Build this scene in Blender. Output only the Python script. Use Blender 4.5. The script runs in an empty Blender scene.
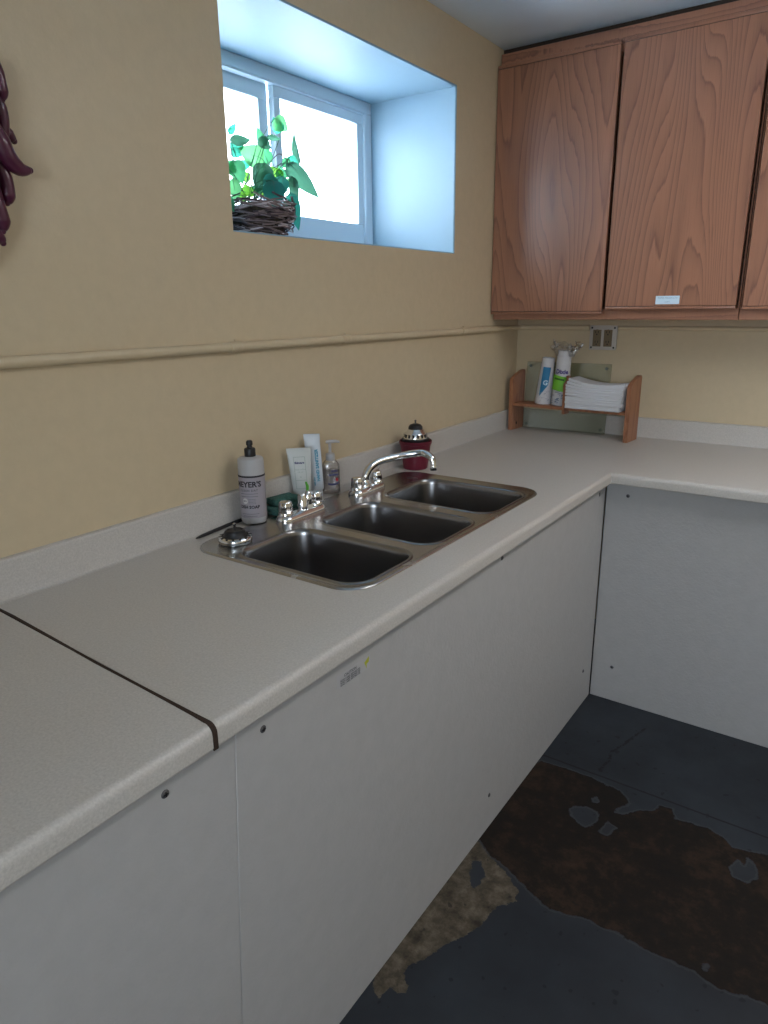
import bpy, bmesh, math, random
import numpy as np
from mathutils import Vector, Matrix
random.seed(7)
C = bpy.context.scene
COL = C.collection
PI = math.pi

# ------------------------------------------------------------------ camera
CAM = Vector((1.4016, -3.1021, 1.4824)); YAW, PITCH, ROLL, FPX = 0.6132, 0.2926, -0.013, 690.18
FW = Vector((-math.sin(YAW)*math.cos(PITCH), math.cos(YAW)*math.cos(PITCH), -math.sin(PITCH)))
_r = Vector((math.cos(YAW), math.sin(YAW), 0)); _u = _r.cross(FW)
RT = _r*math.cos(ROLL)+_u*math.sin(ROLL); UP = -_r*math.sin(ROLL)+_u*math.cos(ROLL)
cd = bpy.data.cameras.new('camera'); cam = bpy.data.objects.new('camera', cd); COL.objects.link(cam)
M = Matrix((RT, UP, -FW)).transposed().to_4x4(); M.translation = CAM
cam.matrix_world = M
cd.sensor_fit = 'HORIZONTAL'; cd.sensor_width = 36; cd.lens = FPX/768*36; cd.clip_start = .05
C.camera = cam
def at(u, v, ax, val):
    """world point seen at photo position u, v on the plane axis=val (used to read off where things stand)"""
    d = FW+RT*((u-384)/FPX)-UP*((v-512)/FPX)
    return CAM+d*((val-CAM[ax])/d[ax])

# ------------------------------------------------------------------ materials
def mat(name, col=(.5, .5, .5), rough=.5, metal=0, spec=.5, coat=0, trans=0, ior=1.45, emis=None, alpha=1):
    m = bpy.data.materials.new(name); m.use_nodes = True
    b = m.node_tree.nodes['Principled BSDF']
    b.inputs['Base Color'].default_value = (*col, 1); b.inputs['Roughness'].default_value = rough
    b.inputs['Metallic'].default_value = metal; b.inputs['Specular IOR Level'].default_value = spec
    b.inputs['Coat Weight'].default_value = coat; b.inputs['Transmission Weight'].default_value = trans
    b.inputs['IOR'].default_value = ior; b.inputs['Alpha'].default_value = alpha
    if emis: b.inputs['Emission Color'].default_value = (*emis[0], 1); b.inputs['Emission Strength'].default_value = emis[1]
    return m
class NT:
    def __init__(s, m): s.m = m; s.t = m.node_tree; s.b = s.t.nodes['Principled BSDF']
    def n(s, kind, **kw):
        nd = s.t.nodes.new(kind)
        for k, v in kw.items(): setattr(nd, k, v)
        return nd
    def l(s, a, b): s.t.links.new(a, b)
    def coord(s, scale=(1, 1, 1), loc=(0, 0, 0), rot=(0, 0, 0)):
        c = s.n('ShaderNodeTexCoord'); mp = s.n('ShaderNodeMapping')
        mp.inputs['Scale'].default_value = scale; mp.inputs['Location'].default_value = loc; mp.inputs['Rotation'].default_value = rot
        s.l(c.outputs['Object'], mp.inputs['Vector']); return mp.outputs[0]
    def noise(s, vec, scale, detail=2, rough=.5, dist=0):
        n = s.n('ShaderNodeTexNoise'); n.inputs['Scale'].default_value = scale; n.inputs['Detail'].default_value = detail
        n.inputs['Roughness'].default_value = rough; n.inputs['Distortion'].default_value = dist
        s.l(vec, n.inputs['Vector']); return n.outputs['Fac']
    def math(s, op, a, b=None, c=None, clamp=False):
        n = s.n('ShaderNodeMath', operation=op, use_clamp=clamp)
        for i, x in enumerate((a, b, c)):
            if x is None: continue
            if hasattr(x, 'is_linked'): s.l(x, n.inputs[i])
            else: n.inputs[i].default_value = x
        return n.outputs[0]
    def ramp(s, fac, stops, interp='LINEAR'):
        r = s.n('ShaderNodeValToRGB'); r.color_ramp.interpolation = interp
        e = r.color_ramp.elements
        while len(e) < len(stops): e.new(.5)
        for el, (p, c) in zip(e, stops): el.position = p; el.color = (*c, 1) if len(c) == 3 else c
        s.l(fac, r.inputs[0]); return r.outputs[0]
    def mix(s, fac, a, b):
        n = s.n('ShaderNodeMix', data_type='RGBA')
        for sock, x in ((n.inputs[0], fac), (n.inputs[6], a), (n.inputs[7], b)):
            if hasattr(x, 'is_linked'): s.l(x, sock)
            elif isinstance(x, tuple): sock.default_value = (*x, 1)
            else: sock.default_value = x
        return n.outputs[2]
    def bump(s, h, strength=.2, dist=.002):
        n = s.n('ShaderNodeBump'); n.inputs['Strength'].default_value = strength; n.inputs['Distance'].default_value = dist
        s.l(h, n.inputs['Height']); s.l(n.outputs[0], s.b.inputs['Normal'])
    def base(s, c): s.l(c, s.b.inputs['Base Color'])
    def rough(s, c): s.l(c, s.b.inputs['Roughness'])

def speckled(name, col, amt, scale, rough, bump, bscale, dist=.001, **kw):
    m = mat(name, col, rough, **kw); t = NT(m); co = t.coord()
    f = t.noise(co, scale, 3, .6); g = t.noise(co, 1.3, 3, .6)
    lo = tuple(c*(1-amt) for c in col); hi = tuple(min(1, c*(1+amt)) for c in col)
    c1 = t.ramp(f, [(.3, lo), (.7, hi)])
    c2 = t.mix(t.math('MULTIPLY', g, .18), c1, tuple(c*.8 for c in col)); t.base(c2)
    t.bump(t.noise(co, bscale, 3, .6), bump, dist); return m

WALL = speckled('tan wall paint', (.57, .47, .315), .03, 30, .42, .3, 55, .002)
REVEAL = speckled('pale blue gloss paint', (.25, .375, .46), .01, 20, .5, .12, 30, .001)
CEIL = speckled('ceiling paint', (.70, .82, .92), .02, 10, .35, .1, 60)
COUNTER = speckled('speckled beige laminate', (.50, .475, .44), .12, 260, .40, .4, 300, .0006)
PANEL = speckled('pebbled white wallboard', (.43, .425, .42), .03, 25, .5, .6, 100, .002)
TRIMW = mat('white vinyl window frame', (.55, .66, .74), .35)
BLACK = mat('black rubber', (.012, .012, .014), .45)
DARK = mat('dark seams and gap shade', (.035, .022, .015), .8)  # dark joints, plus the painted shade strip above the cabinets
SEAMW = speckled('brown particle board', (.035, .02, .013), .3, 300, .85, .3, 300)
CHROME = mat('polished chrome', (.78, .79, .80), .09, 1)
SCREW = mat('dull steel', (.16, .16, .17), .45, .8)
def steel():
    m = mat('brushed stainless steel', (.42, .415, .41), .3, 1); t = NT(m)
    f = t.noise(t.coord((1, 1, 1)), 9, 2, .5)
    t.rough(t.ramp(f, [(.3, (.22,)*3), (.7, (.28,)*3)])); t.base(t.ramp(f, [(.3, (.40, .395, .39)), (.7, (.45, .445, .44))])); return m
STEEL = steel()
SHADESTEEL = mat('shaded stainless steel', (.27, .27, .275), .27, 1)  # darker copy of the rim steel: shade inside the bowls put into the colour
WHITEP = mat('white plastic', (.62, .63, .64), .4)
BLUEW = mat('bluish white label paper', (.6, .75, .85), .6)

def wood(name, off, dark, light, sx=4.6, sz=.55, bands=34, rough=.33, grad=14, coat=.45):
    m = mat(name, light, rough, coat=coat); m.node_tree.nodes['Principled BSDF'].inputs['Coat Roughness'].default_value = .3
    t = NT(m); co = t.coord((sx, sx, sz), off)
    n1 = t.noise(co, 1.0, 1.5, .4)
    fine = t.noise(t.coord((60, 60, 2.2), off), 1.6, 2, .5)
    fld = t.math('ADD', t.math('MULTIPLY', n1, bands), t.math('MULTIPLY', fine, .35))
    sep = t.n('ShaderNodeSeparateXYZ'); t.l(t.coord(), sep.inputs[0])
    fld = t.math('ADD', fld, t.math('MULTIPLY', sep.outputs[0], grad))
    fr = t.math('FRACT', fld)
    ring = t.ramp(fr, [(0, (.15,)*3), (.45, (.3,)*3), (.80, (.55,)*3), (.93, (1,)*3), (1, (.25,)*3)])
    pores = t.noise(t.coord((340, 340, 9), off), 1, 2, .6)
    pr = t.ramp(pores, [(.52, (0,)*3), (.75, (.7,)*3)])
    big = t.noise(t.coord((9, 9, .5), off), 1, 2, .5)
    f = t.math('ADD', t.math('MULTIPLY', ring, .62), t.math('MULTIPLY', pr, .32))
    f = t.math('ADD', f, t.math('MULTIPLY', t.math('SUBTRACT', big, .5), .35), clamp=True)
    t.base(t.mix(f, light, dark)); t.bump(f, .12, .0006); return m
OAKL, OAKD = (.37, .17, .10), (.085, .036, .026)
OAK = [wood('walnut stained oak %d' % i, o, OAKD, OAKL) for i, o in enumerate([(1.7, 0, 3.1), (4.5, 0, 7.7), (9.2, 0, 1.4), (2.2, 0, 5.4)])]
OAKF = wood('walnut stained oak frame', (5, 5, 5), OAKD, OAKL, sx=.85, sz=14, bands=5, grad=0)
RACKW = wood('reddish pine', (3, 2, 8), (.13, .048, .026), (.35, .155, .08), sx=14, sz=3, bands=5, rough=.45, coat=.1, grad=0)

def glassy(name, tint=(1, 1, 1), gl=.12, rough=.02):
    """thin glazing: mostly passes light straight through, a little mirror reflection"""
    m = bpy.data.materials.new(name); m.use_nodes = True; t = m.node_tree; t.nodes.clear()
    o = t.nodes.new('ShaderNodeOutputMaterial'); mx = t.nodes.new('ShaderNodeMixShader')
    a = t.nodes.new('ShaderNodeBsdfTransparent'); a.inputs[0].default_value = (*tint, 1)
    g = t.nodes.new('ShaderNodeBsdfGlossy'); g.inputs['Roughness'].default_value = rough
    lw = t.nodes.new('ShaderNodeLayerWeight'); lw.inputs[0].default_value = .3
    mu = t.nodes.new('ShaderNodeMath'); mu.operation = 'MULTIPLY_ADD'; mu.inputs[1].default_value = .5; mu.inputs[2].default_value = gl*.4
    t.links.new(lw.outputs['Fresnel'], mu.inputs[0]); t.links.new(mu.outputs[0], mx.inputs[0])
    t.links.new(a.outputs[0], mx.inputs[1]); t.links.new(g.outputs[0], mx.inputs[2]); t.links.new(mx.outputs[0], o.inputs[0])
    return m
GLASS = glassy('window glass')
GREENGLASS = glassy('greenish glass board', (.86, .885, .83), .2, .15)
CLEARP = glassy('clear plastic', (.93, .93, .93), .3, .2)
FILM = glassy('clear plastic film', (.88, .88, .88), .6, .25)

# ------------------------------------------------------------------ helpers
def thing(name, label, cat, loc=(0, 0, 0), group=None, kind=None):
    o = bpy.data.objects.new(name, None); o.empty_display_size = .05; COL.objects.link(o); o.location = loc
    if label: o['label'] = label
    if cat: o['category'] = cat
    if group: o['group'] = group
    if kind: o['kind'] = kind
    return o
def origin(p):
    v = Vector((0, 0, 0))
    while p is not None: v += p.location; p = p.parent
    return v
def obj(name, bm, m, parent=None, smooth=True, label=None, angle=40, base=None):
    """ONE mesh object; geometry is given in world coordinates; base = origin for a top-level mesh"""
    org = origin(parent) if parent else Vector(base or (0, 0, 0))
    bmesh.ops.translate(bm, verts=bm.verts, vec=-org)
    me = bpy.data.meshes.new(name); bm.to_mesh(me); bm.free()
    for k in (m if isinstance(m, (list, tuple)) else [m]): me.materials.append(k)
    o = bpy.data.objects.new(name, me); COL.objects.link(o)
    if parent: o.parent = parent
    else: o.location = org
    if smooth:
        for p in me.polygons: p.use_smooth = True
        me.set_sharp_from_angle(angle=math.radians(angle))
    if label: o['label'] = label
    return o
def tag(o, label, cat, group=None, kind=None):
    o['label'] = label; o['category'] = cat
    if group: o['group'] = group
    if kind: o['kind'] = kind
    return o
def struct(name, bm, m, parent=None, smooth=False, label=None):
    o = obj(name, bm, m, parent, smooth, label)
    if not parent: o['kind'] = 'structure'
    return o
def quad(bm, pts, mi=0):
    f = bm.faces.new([bm.verts.new(p) for p in pts]); f.material_index = mi; return f
def box(bm, a, b, bev=0, seg=2, mi=0, mx=None):
    r = bmesh.ops.create_cube(bm, size=1)
    vs = r['verts']; a = Vector(a); b = Vector(b)
    for v in vs: v.co = Vector([(a[i]+b[i])/2+v.co[i]*(b[i]-a[i]) for i in range(3)])
    fs = set(f for v in vs for f in v.link_faces)
    for f in fs: f.material_index = mi
    if bev:
        es = list(set(e for v in vs for e in v.link_edges))
        rr = bmesh.ops.bevel(bm, geom=es, offset=bev, segments=seg, profile=.5, affect='EDGES')
        vs = list(set(v for f in rr['faces'] for v in f.verts) | set(v for v in vs if v.is_valid))
    if mx is not None:
        for v in vs:
            if v.is_valid: v.co = mx @ v.co
    return vs
def bridge(bm, A, B, mi=0):
    n = len(A)
    for i in range(n):
        f = bm.faces.new((A[i], A[(i+1) % n], B[(i+1) % n], B[i])); f.material_index = mi
def lathe(bm, c, prof, n=32, mx=None, mi=0, caps=True, squash=1):
    """prof: (r, z) from bottom to top around a vertical axis through c"""
    c = Vector(c); rings = []
    for r, z in prof:
        ring = []
        for i in range(n):
            a = 2*PI*i/n; p = Vector((r*math.cos(a)*squash, r*math.sin(a), z))
            ring.append(bm.verts.new(c+(mx @ p if mx is not None else p)))
        rings.append(ring)
    for A, B in zip(rings, rings[1:]): bridge(bm, A, B, mi)
    if caps:
        f = bm.faces.new(list(reversed(rings[0]))); f.material_index = mi
        f = bm.faces.new(rings[-1]); f.material_index = mi
    return rings
def smoothpts(pts, k=4):
    pts = [Vector(p) for p in pts]; out = []
    for i in range(len(pts)-1):
        p0 = pts[max(0, i-1)]; p1 = pts[i]; p2 = pts[i+1]; p3 = pts[min(len(pts)-1, i+2)]
        for j in range(k):
            t = j/k
            out.append(.5*((2*p1)+(p2-p0)*t+(2*p0-5*p1+4*p2-p3)*t*t+(-p0+3*p1-3*p2+p3)*t**3))
    out.append(pts[-1]); return out
def tube(bm, pts, rad, n=12, mi=0, flat=1):
    pts = [Vector(p) for p in pts]; L = len(pts)
    if not isinstance(rad, (list, tuple)): rad = [rad]*L
    elif len(rad) != L:
        rr = []
        for i in range(L):
            t = i/(L-1)*(len(rad)-1); k = min(int(t), len(rad)-2); rr.append(rad[k]+(rad[k+1]-rad[k])*(t-k))
        rad = rr
    rings = []; up = None
    for i in range(L):
        d = (pts[min(i+1, L-1)]-pts[max(i-1, 0)]).normalized()
        if up is None:
            up = Vector((0, 0, 1)) if abs(d.z) < .9 else Vector((1, 0, 0))
        s = d.cross(up).normalized(); up = s.cross(d).normalized()
        rings.append([bm.verts.new(pts[i]+(s*math.cos(2*PI*k/n)+up*flat*math.sin(2*PI*k/n))*rad[i]) for k in range(n)])
    for A, B in zip(rings, rings[1:]): bridge(bm, A, B, mi)
    bm.faces.new(list(reversed(rings[0]))).material_index = mi; bm.faces.new(rings[-1]).material_index = mi
    bmesh.ops.recalc_face_normals(bm, faces=bm.faces)
def rrect(x0, x1, y0, y1, r, z, n=7):
    P = []
    for cx, cy, a0 in ((x1-r, y1-r, 0), (x0+r, y1-r, 90), (x0+r, y0+r, 180), (x1-r, y0+r, 270)):
        for i in range(n+1):
            a = math.radians(a0+90*i/n); P.append(Vector((cx+r*math.cos(a), cy+r*math.sin(a), z)))
    return P
def loop(bm, P): return [bm.verts.new(p) for p in P]
def text_bm(bm, s, size, mp, mi=0, spacing=1, bold=0):
    """lettering as mesh; mp maps flat (x, y) to a world point. centred on 0,0"""
    cu = bpy.data.curves.new('t', 'FONT'); cu.body = s; cu.size = size; cu.align_x = 'CENTER'; cu.align_y = 'CENTER'
    cu.space_character = spacing; cu.offset = bold; cu.resolution_u = 2
    o = bpy.data.objects.new('t', cu); COL.objects.link(o)
    dg = bpy.context.evaluated_depsgraph_get(); dg.update()
    me = o.evaluated_get(dg).to_mesh()
    vs = [bm.verts.new(mp(v.co.x, v.co.y)) for v in me.vertices]
    for p in me.polygons:
        try: bm.faces.new([vs[i] for i in p.vertices]).material_index = mi
        except ValueError: pass
    COL.objects.unlink(o); bpy.data.objects.remove(o); bpy.data.curves.remove(cu)
def BM(): return bmesh.new()

# ------------------------------------------------------------------ dimensions
ZT, ZB = .91, .871                      # countertop top and bottom
DX, DY = .7083, .7359                   # counter depths on the left and back wall
PF, PY = .6757, -.6795                  # faces of the base panels
BS, BT = .0863, .0165                   # backsplash height, thickness
CZ = 2.44
RX, RY = 3.3, -5.2
WY0, WY1, WZ0, WZ1, WD = -1.7602, -.6198, 1.6691, 2.2347, .3828

# ------------------------------------------------------------------ room shell
def wall_with_hole(bm, f, u0, u1, z0, z1, hu0, hu1, hz0, hz1, t, ch=0):
    """f(u, depth, z) -> point; inner plane depth 0, outer depth t; reveal faces get material 1"""
    us = [u0, hu0-ch, hu1+ch, u1]; zs = [z0, hz0-ch, hz1+ch, z1]
    for d in (0, t):
        for i in range(3):
            for j in range(3):
                if i == 1 and j == 1: continue
                q = [f(us[i], d, zs[j]), f(us[i+1], d, zs[j]), f(us[i+1], d, zs[j+1]), f(us[i], d, zs[j+1])]
                quad(bm, q)
    o = [(hu0-ch, hz0-ch), (hu1+ch, hz0-ch), (hu1+ch, hz1+ch), (hu0-ch, hz1+ch)]
    n = [(hu0, hz0), (hu1, hz0), (hu1, hz1), (hu0, hz1)]
    for i in range(4):
        a, b = o[i], o[(i+1) % 4]; c, d = n[(i+1) % 4], n[i]
        if ch: quad(bm, [f(a[0], 0, a[1]), f(b[0], 0, b[1]), f(c[0], ch, c[1]), f(d[0], ch, d[1])], 1)
        quad(bm, [f(d[0], ch, d[1]), f(c[0], ch, c[1]), f(c[0], t, c[1]), f(d[0], t, d[1])], 1)
    for (a, b) in (((u0, z0), (u1, z0)), ((u1, z0), (u1, z1)), ((u1, z1), (u0, z1)), ((u0, z1), (u0, z0))):
        quad(bm, [f(a[0], 0, a[1]), f(b[0], 0, b[1]), f(b[0], t, b[1]), f(a[0], t, a[1])])
    bmesh.ops.remove_doubles(bm, verts=bm.verts, dist=1e-5)
    bmesh.ops.recalc_face_normals(bm, faces=bm.faces)
bm = BM(); wall_with_hole(bm, lambda u, d, z: (-d, u, z), RY, 0, 0, CZ, WY0, WY1, WZ0, WZ1, .48, .004)
struct('wall_left', bm, [WALL, REVEAL])
bm = BM(); box(bm, (-.48, 0, 0), (RX+.2, .2, CZ)); struct('wall_back', bm, WALL)
R2 = (1.6, 3.05, 1.05, 2.05)  # opening for the unseen window added as fill light
bm = BM(); box(bm, (RX, RY, 0), (RX+.2, 0, CZ)); struct('wall_right', bm, WALL)
bm = BM(); wall_with_hole(bm, lambda u, d, z: (u, RY-d, z), -.48, RX+.2, 0, CZ, *R2, .2, .004); struct('wall_front', bm, [WALL, REVEAL])
bm = BM(); box(bm, (-.48, RY-.2, CZ), (RX+.2, .2, CZ+.15)); struct('ceiling', bm, CEIL)

# floor: painted slab with worn patches; signed distances to the worn outlines are stored on the vertices
def c1(*P): return [(480+x/2.667, 690+y/2.667) for x, y in P]
def c2(*P): return [(340+x/3.2, 820+y/3.2) for x, y in P]
def c3(*P): return [(550+x/3.523, 860+y/3.523) for x, y in P]
def fl(P): return [tuple(at(u, v, 2, 0))[:2] for u, v in P]
brown = fl(c1((100, 215), (165, 190), (245, 215), (300, 235), (340, 255), (372, 268), (392, 290), (398, 303), (365, 316), (356, 326), (380, 334), (420, 322), (465, 323), (480, 308), (512, 318),
               (520, 345), (560, 355), (610, 370), (650, 395), (672, 420), (720, 432), (768, 440))+[(900, 895), (900, 1050)]
           + c3((768, 510), (700, 480), (640, 470), (590, 450), (545, 420), (510, 390), (465, 375), (420, 350), (360, 325), (300, 295), (240, 255), (190, 240), (130, 205), (60, 190), (0, 172))
           + c2((650, 270), (600, 220), (560, 180), (510, 130), (480, 115), (450, 65), (400, 40)))
holes = [fl(c1(*h)) for h in (((235, 315), (258, 309), (285, 310), (315, 325), (318, 345), (300, 362), (278, 367), (255, 352), (242, 335)),
                              ((316, 374), (340, 350), (367, 368), (342, 390), (322, 384)), ((662, 472), (690, 450), (703, 468), (712, 444), (740, 470), (742, 505), (712, 517), (672, 497)),
                              ((296, 288), (312, 285), (322, 296), (312, 303), (298, 298)), ((305, 233), (345, 240), (370, 250), (372, 262), (340, 252), (315, 243)))]+[fl(c3((528, 370), (545, 362), (562, 372), (556, 394), (538, 390)))]
tan = fl([(440, 850)]+c2((445, 65), (465, 100), (490, 125), (530, 170), (570, 225), (560, 260), (495, 280), (450, 340), (400, 370), (340, 395), (300, 425), (260, 450), (210, 470), (200, 490), (215, 520), (215, 555), (180, 550), (155, 535), (125, 570), (105, 535), (110, 500), (40, 470)))
tanh = fl(c2((425, 130), (450, 130), (465, 175), (445, 210), (420, 215), (415, 165)))
crack = fl(c1((445, 100), (415, 120), (385, 145), (362, 158), (350, 165), (345, 188), (330, 200), (320, 217)))
def segdist(px, py, P, closed=True):
    d = np.full(px.shape, 1e9); ins = np.zeros(px.shape, bool); n = len(P)
    for i in range(n if closed else n-1):
        ax, ay = P[i]; bx, by = P[(i+1) % n]
        ex, ey = bx-ax, by-ay; t = np.clip(((px-ax)*ex+(py-ay)*ey)/(ex*ex+ey*ey+1e-12), 0, 1)
        d = np.minimum(d, np.hypot(px-ax-t*ex, py-ay-t*ey))
        if closed: ins ^= ((ay > py) != (by > py)) & (px < (bx-ax)*(py-ay)/(by-ay+1e-12)+ax)
    return np.where(ins, -d, d) if closed else d
xs = [-.48, 0, .3]+list(np.arange(.64, 1.75, .006))+[1.9, 2.4, RX+.2]
ys = [RY-.2, -4, -3, -2.6]+list(np.arange(-2.35, -.62, .006))+[-.4, 0, .2]
X, Y = np.meshgrid(np.array(xs), np.array(ys), indexing='xy'); nx, ny = len(xs), len(ys)
V = np.stack([X.ravel(), Y.ravel(), np.zeros(X.size)], 1)
idx = np.arange(X.size).reshape(ny, nx)
F = np.stack([idx[:-1, :-1].ravel(), idx[:-1, 1:].ravel(), idx[1:, 1:].ravel(), idx[1:, :-1].ravel()], 1)
me = bpy.data.meshes.new('floor'); me.from_pydata(V.tolist(), [], F.tolist())
sb = segdist(V[:, 0], V[:, 1], brown)
for h in holes: sb = np.maximum(sb, -segdist(V[:, 0], V[:, 1], h))
stn = np.maximum(segdist(V[:, 0], V[:, 1], tan), -segdist(V[:, 0], V[:, 1], tanh))
sc_ = segdist(V[:, 0], V[:, 1], crack, False)
for nm, arr in (('wear_brown', sb), ('wear_tan', stn), ('crack', sc_)):
    a = me.attributes.new(nm, 'FLOAT', 'POINT'); a.data.foreach_set('value', np.clip(arr, -1, 1).astype(np.float32))
def floor_mat():
    m = mat('worn painted concrete', (.03, .035, .042), .42, spec=.3); t = NT(m); co = t.coord()
    def A(nm):
        a = t.n('ShaderNodeAttribute'); a.attribute_name = nm; return a.outputs['Fac']
    jag = t.math('MULTIPLY', t.math('SUBTRACT', t.noise(co, 45, 5, .7), .5), .022)
    jag2 = t.math('MULTIPLY', t.math('SUBTRACT', t.noise(co, 60, 5, .7), .5), .03)
    def below(x, w=.0012): return t.math('SUBTRACT', .5, t.math('DIVIDE', x, w), clamp=True)
    db = t.math('ADD', A('wear_brown'), jag); dt = t.math('ADD', A('wear_tan'), jag2)
    fb = below(db); ft = below(dt)
    n1 = t.noise(co, 5, 6, .7); n2 = t.noise(co, 28, 5, .7)
    n3 = t.noise(co, 3, 4, .6)
    paint = t.ramp(n3, [(.3, (.014, .0165, .021)), (.7, (.028, .034, .043))])
    br = t.ramp(t.math('ADD', t.math('MULTIPLY', n1, .55), t.math('MULTIPLY', n2, .45)), [(.36, (.004, .003, .003)), (.5, (.010, .006, .004)), (.64, (.036, .020, .011))])
    tn = t.ramp(n2, [(.3, (.025, .02, .015)), (.48, (.07, .057, .04)), (.66, (.14, .118, .088))])
    c = t.mix(ft, paint, tn); c = t.mix(fb, c, br)
    edge = t.math('MULTIPLY', below(t.math('SUBTRACT', t.math('ABSOLUTE', t.math('SUBTRACT', db, .004)), .0022), .002), .45)
    c = t.mix(edge, c, (.055, .058, .062))
    sep = t.n('ShaderNodeSeparateXYZ'); t.l(co, sep.inputs[0])
    jy = t.math('ABSOLUTE', t.math('ADD', t.math('ADD', sep.outputs[1], 1.1455), t.math('MULTIPLY', t.math('SUBTRACT', n2, .5), .006)))
    jl = below(t.math('SUBTRACT', jy, .0032), .003)
    ck = below(t.math('SUBTRACT', t.math('ADD', A('crack'), t.math('MULTIPLY', t.math('SUBTRACT', t.noise(co, 40, 5, .75), .5), .035)), .0034), .003)
    spots = t.ramp(t.noise(co, 38, 1, .3), [(.71, (0,)*3), (.73, (1,)*3)])
    c = t.mix(t.math('MAXIMUM', t.math('MAXIMUM', jl, ck), t.math('MULTIPLY', spots, .6)), c, (.006, .006, .007)); t.base(c)
    t.rough(t.mix(fb, t.ramp(n1, [(.3, (.38,)*3), (.7, (.55,)*3)]), (.7, .7, .7)))
    t.bump(t.math('SUBTRACT', t.math('MULTIPLY', n2, .5), t.math('MAXIMUM', fb, ft)), .35, .0015); return m
me.materials.append(floor_mat())
fo = bpy.data.objects.new('floor', me); COL.objects.link(fo); fo['kind'] = 'structure'

# ground outside the window, coloured extra bright to bounce skylight onto the ceiling
bm = BM(); box(bm, (-9, -9, 1.3), (-.49, 4, 1.55)); gr = struct('ground', bm, speckled('bright bounce ground', (.85, .87, .9), .05, 4, .9, .2, 10))

# ------------------------------------------------------------------ windows
def ring_box(bm, f, u0, u1, z0, z1, wl, wr, wb, wt, d0, d1, bev=.002):
    def b(a, c): 
        p, q = f(*a), f(*c); box(bm, [min(p[i], q[i]) for i in range(3)], [max(p[i], q[i]) for i in range(3)], bev, 1)
    b((u0, d0, z0), (u1, d1, z0+wb)); b((u0, d0, z1-wt), (u1, d1, z1))
    b((u0, d0, z0+wb), (u0+wl, d1, z1-wt)); b((u1-wr, d0, z0+wb), (u1, d1, z1-wt))
def make_window(name, f, u0, u1, z0, z1, glassz=None, mid=None):
    w = thing(name, None, None, f(u0, 0, z0), kind='structure')
    bm = BM(); ring_box(bm, f, u0, u1, z0, z1, .04, .04, .045, .04, 0, .085)
    ring_box(bm, f, u0+.04, u1-.04, z0+.045, z1-.04, .006, .006, .006, .006, .0, .03)
    obj('window_frame', bm, TRIMW, w, True)
    mid = mid if mid is not None else (u0+u1)/2
    for (a, b, d, wl, wr, wb, wt) in ((u0+.04, mid+.005, .04, .045, .045, .085, .050), (mid+.005, u1-.04, .012, .033, .038, .078, .04)):
        bm = BM(); ring_box(bm, f, a, b, z0+.045, z1-.04, wl, wr, wb, wt, d, d+.026)
        s = obj('sash', bm, TRIMW, w, True)
        bm = BM(); p, q = f(a+wl-.003, d+.011, z0+.045+wb-.003), f(b-wr+.003, d+.015, z1-.04-wt+.003)
        box(bm, [min(p[i], q[i]) for i in range(3)], [max(p[i], q[i]) for i in range(3)])
        obj('pane', bm, GLASS, s, False)
        if mid < -1.1 and a > u0+.2:
            bm = BM()
            for hz in (0, 1):
                zz = z0+.045+.012+hz*.03
                p, q = f(a+.02, d-.004, zz), f(a+.10, d, zz+.012)
                box(bm, [min(p[i], q[i]) for i in range(3)], [max(p[i], q[i]) for i in range(3)], .002, 1)
            obj('sash_latch', bm, TRIMW, s, True)
make_window('window_1', lambda u, d, z: (-WD-d, u, z), WY0, WY1, WZ0, WZ1, mid=-1.168)
make_window('fill_window', lambda u, d, z: (u, RY-.06-d, z), *R2)  # unseen window added behind the camera to light the room

# ------------------------------------------------------------------ countertops
def top_profile(D, inner=0):
    r = .014; P = [(inner, ZT)]
    H = [(.11, ZT), (.585, ZT)]
    P += H
    for i in range(6):
        a = math.radians(90-90*i/5); P.append((D-r+r*math.cos(a), ZT-r+r*math.sin(a)))
    P += [(D, ZB+.004), (D-.003, ZB), (.585, ZB), (.11, ZB), (inner, ZB)]
    return P
def splash_profile():
    r = .006; P = [(0, ZT), (0, ZT+BS)]
    for i in range(5):
        a = math.radians(90-90*i/4); P.append((BT-r+r*math.cos(a), ZT+BS-r+r*math.sin(a)))
    P += [(BT, ZT+.009), (BT+.002, ZT+.003), (BT+.009, ZT+.0002)]
    return P
k = DY/DX
def sweep(bm, P, stations, skip=None):
    rings = [[bm.verts.new(s(d, z)) for d, z in P] for s in stations]
    n = len(P)
    for si, (A, B) in enumerate(zip(rings, rings[1:])):
        for i in range(n):
            if skip and skip(si, i): continue
            bm.faces.new((A[i], A[(i+1) % n], B[(i+1) % n], B[i]))
    bm.faces.new(rings[0]); bm.faces.new(list(reversed(rings[-1])))
    return rings
def seam(y0):  # the joint runs slightly askew across the counter
    return lambda d, z: (d, y0+(.034 if y0 < -1 else 0)*(1-d/DX), z)
left = lambda y: (lambda d, z: (d, y, z))
SEAM = -2.5415
st = [seam(SEAM), left(-2.04), left(-1.115), lambda d, z: (d, -d*k, z), lambda d, z: (2.25, -d*k, z)]
P = top_profile(DX)
bm = BM(); rg = sweep(bm, P, st, skip=lambda si, i: si == 1 and i in (1, 11))
A, B = rg[1], rg[2]
nP = len(P)
it = [i for i in range(nP) if abs(P[i][0]-.11) < 1e-6]; io = [i for i in range(nP) if abs(P[i][0]-.585) < 1e-6]
for i in (it, io): bm.faces.new((A[i[0]], A[i[1]], B[i[1]], B[i[0]]))
for R_ in (A, B): bm.faces.new((R_[it[0]], R_[it[1]], R_[io[1]], R_[io[0]]))
bmesh.ops.recalc_face_normals(bm, faces=bm.faces)
ct = obj('countertop', bm, COUNTER, None, True, angle=30, base=(0, 0, ZB))
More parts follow.
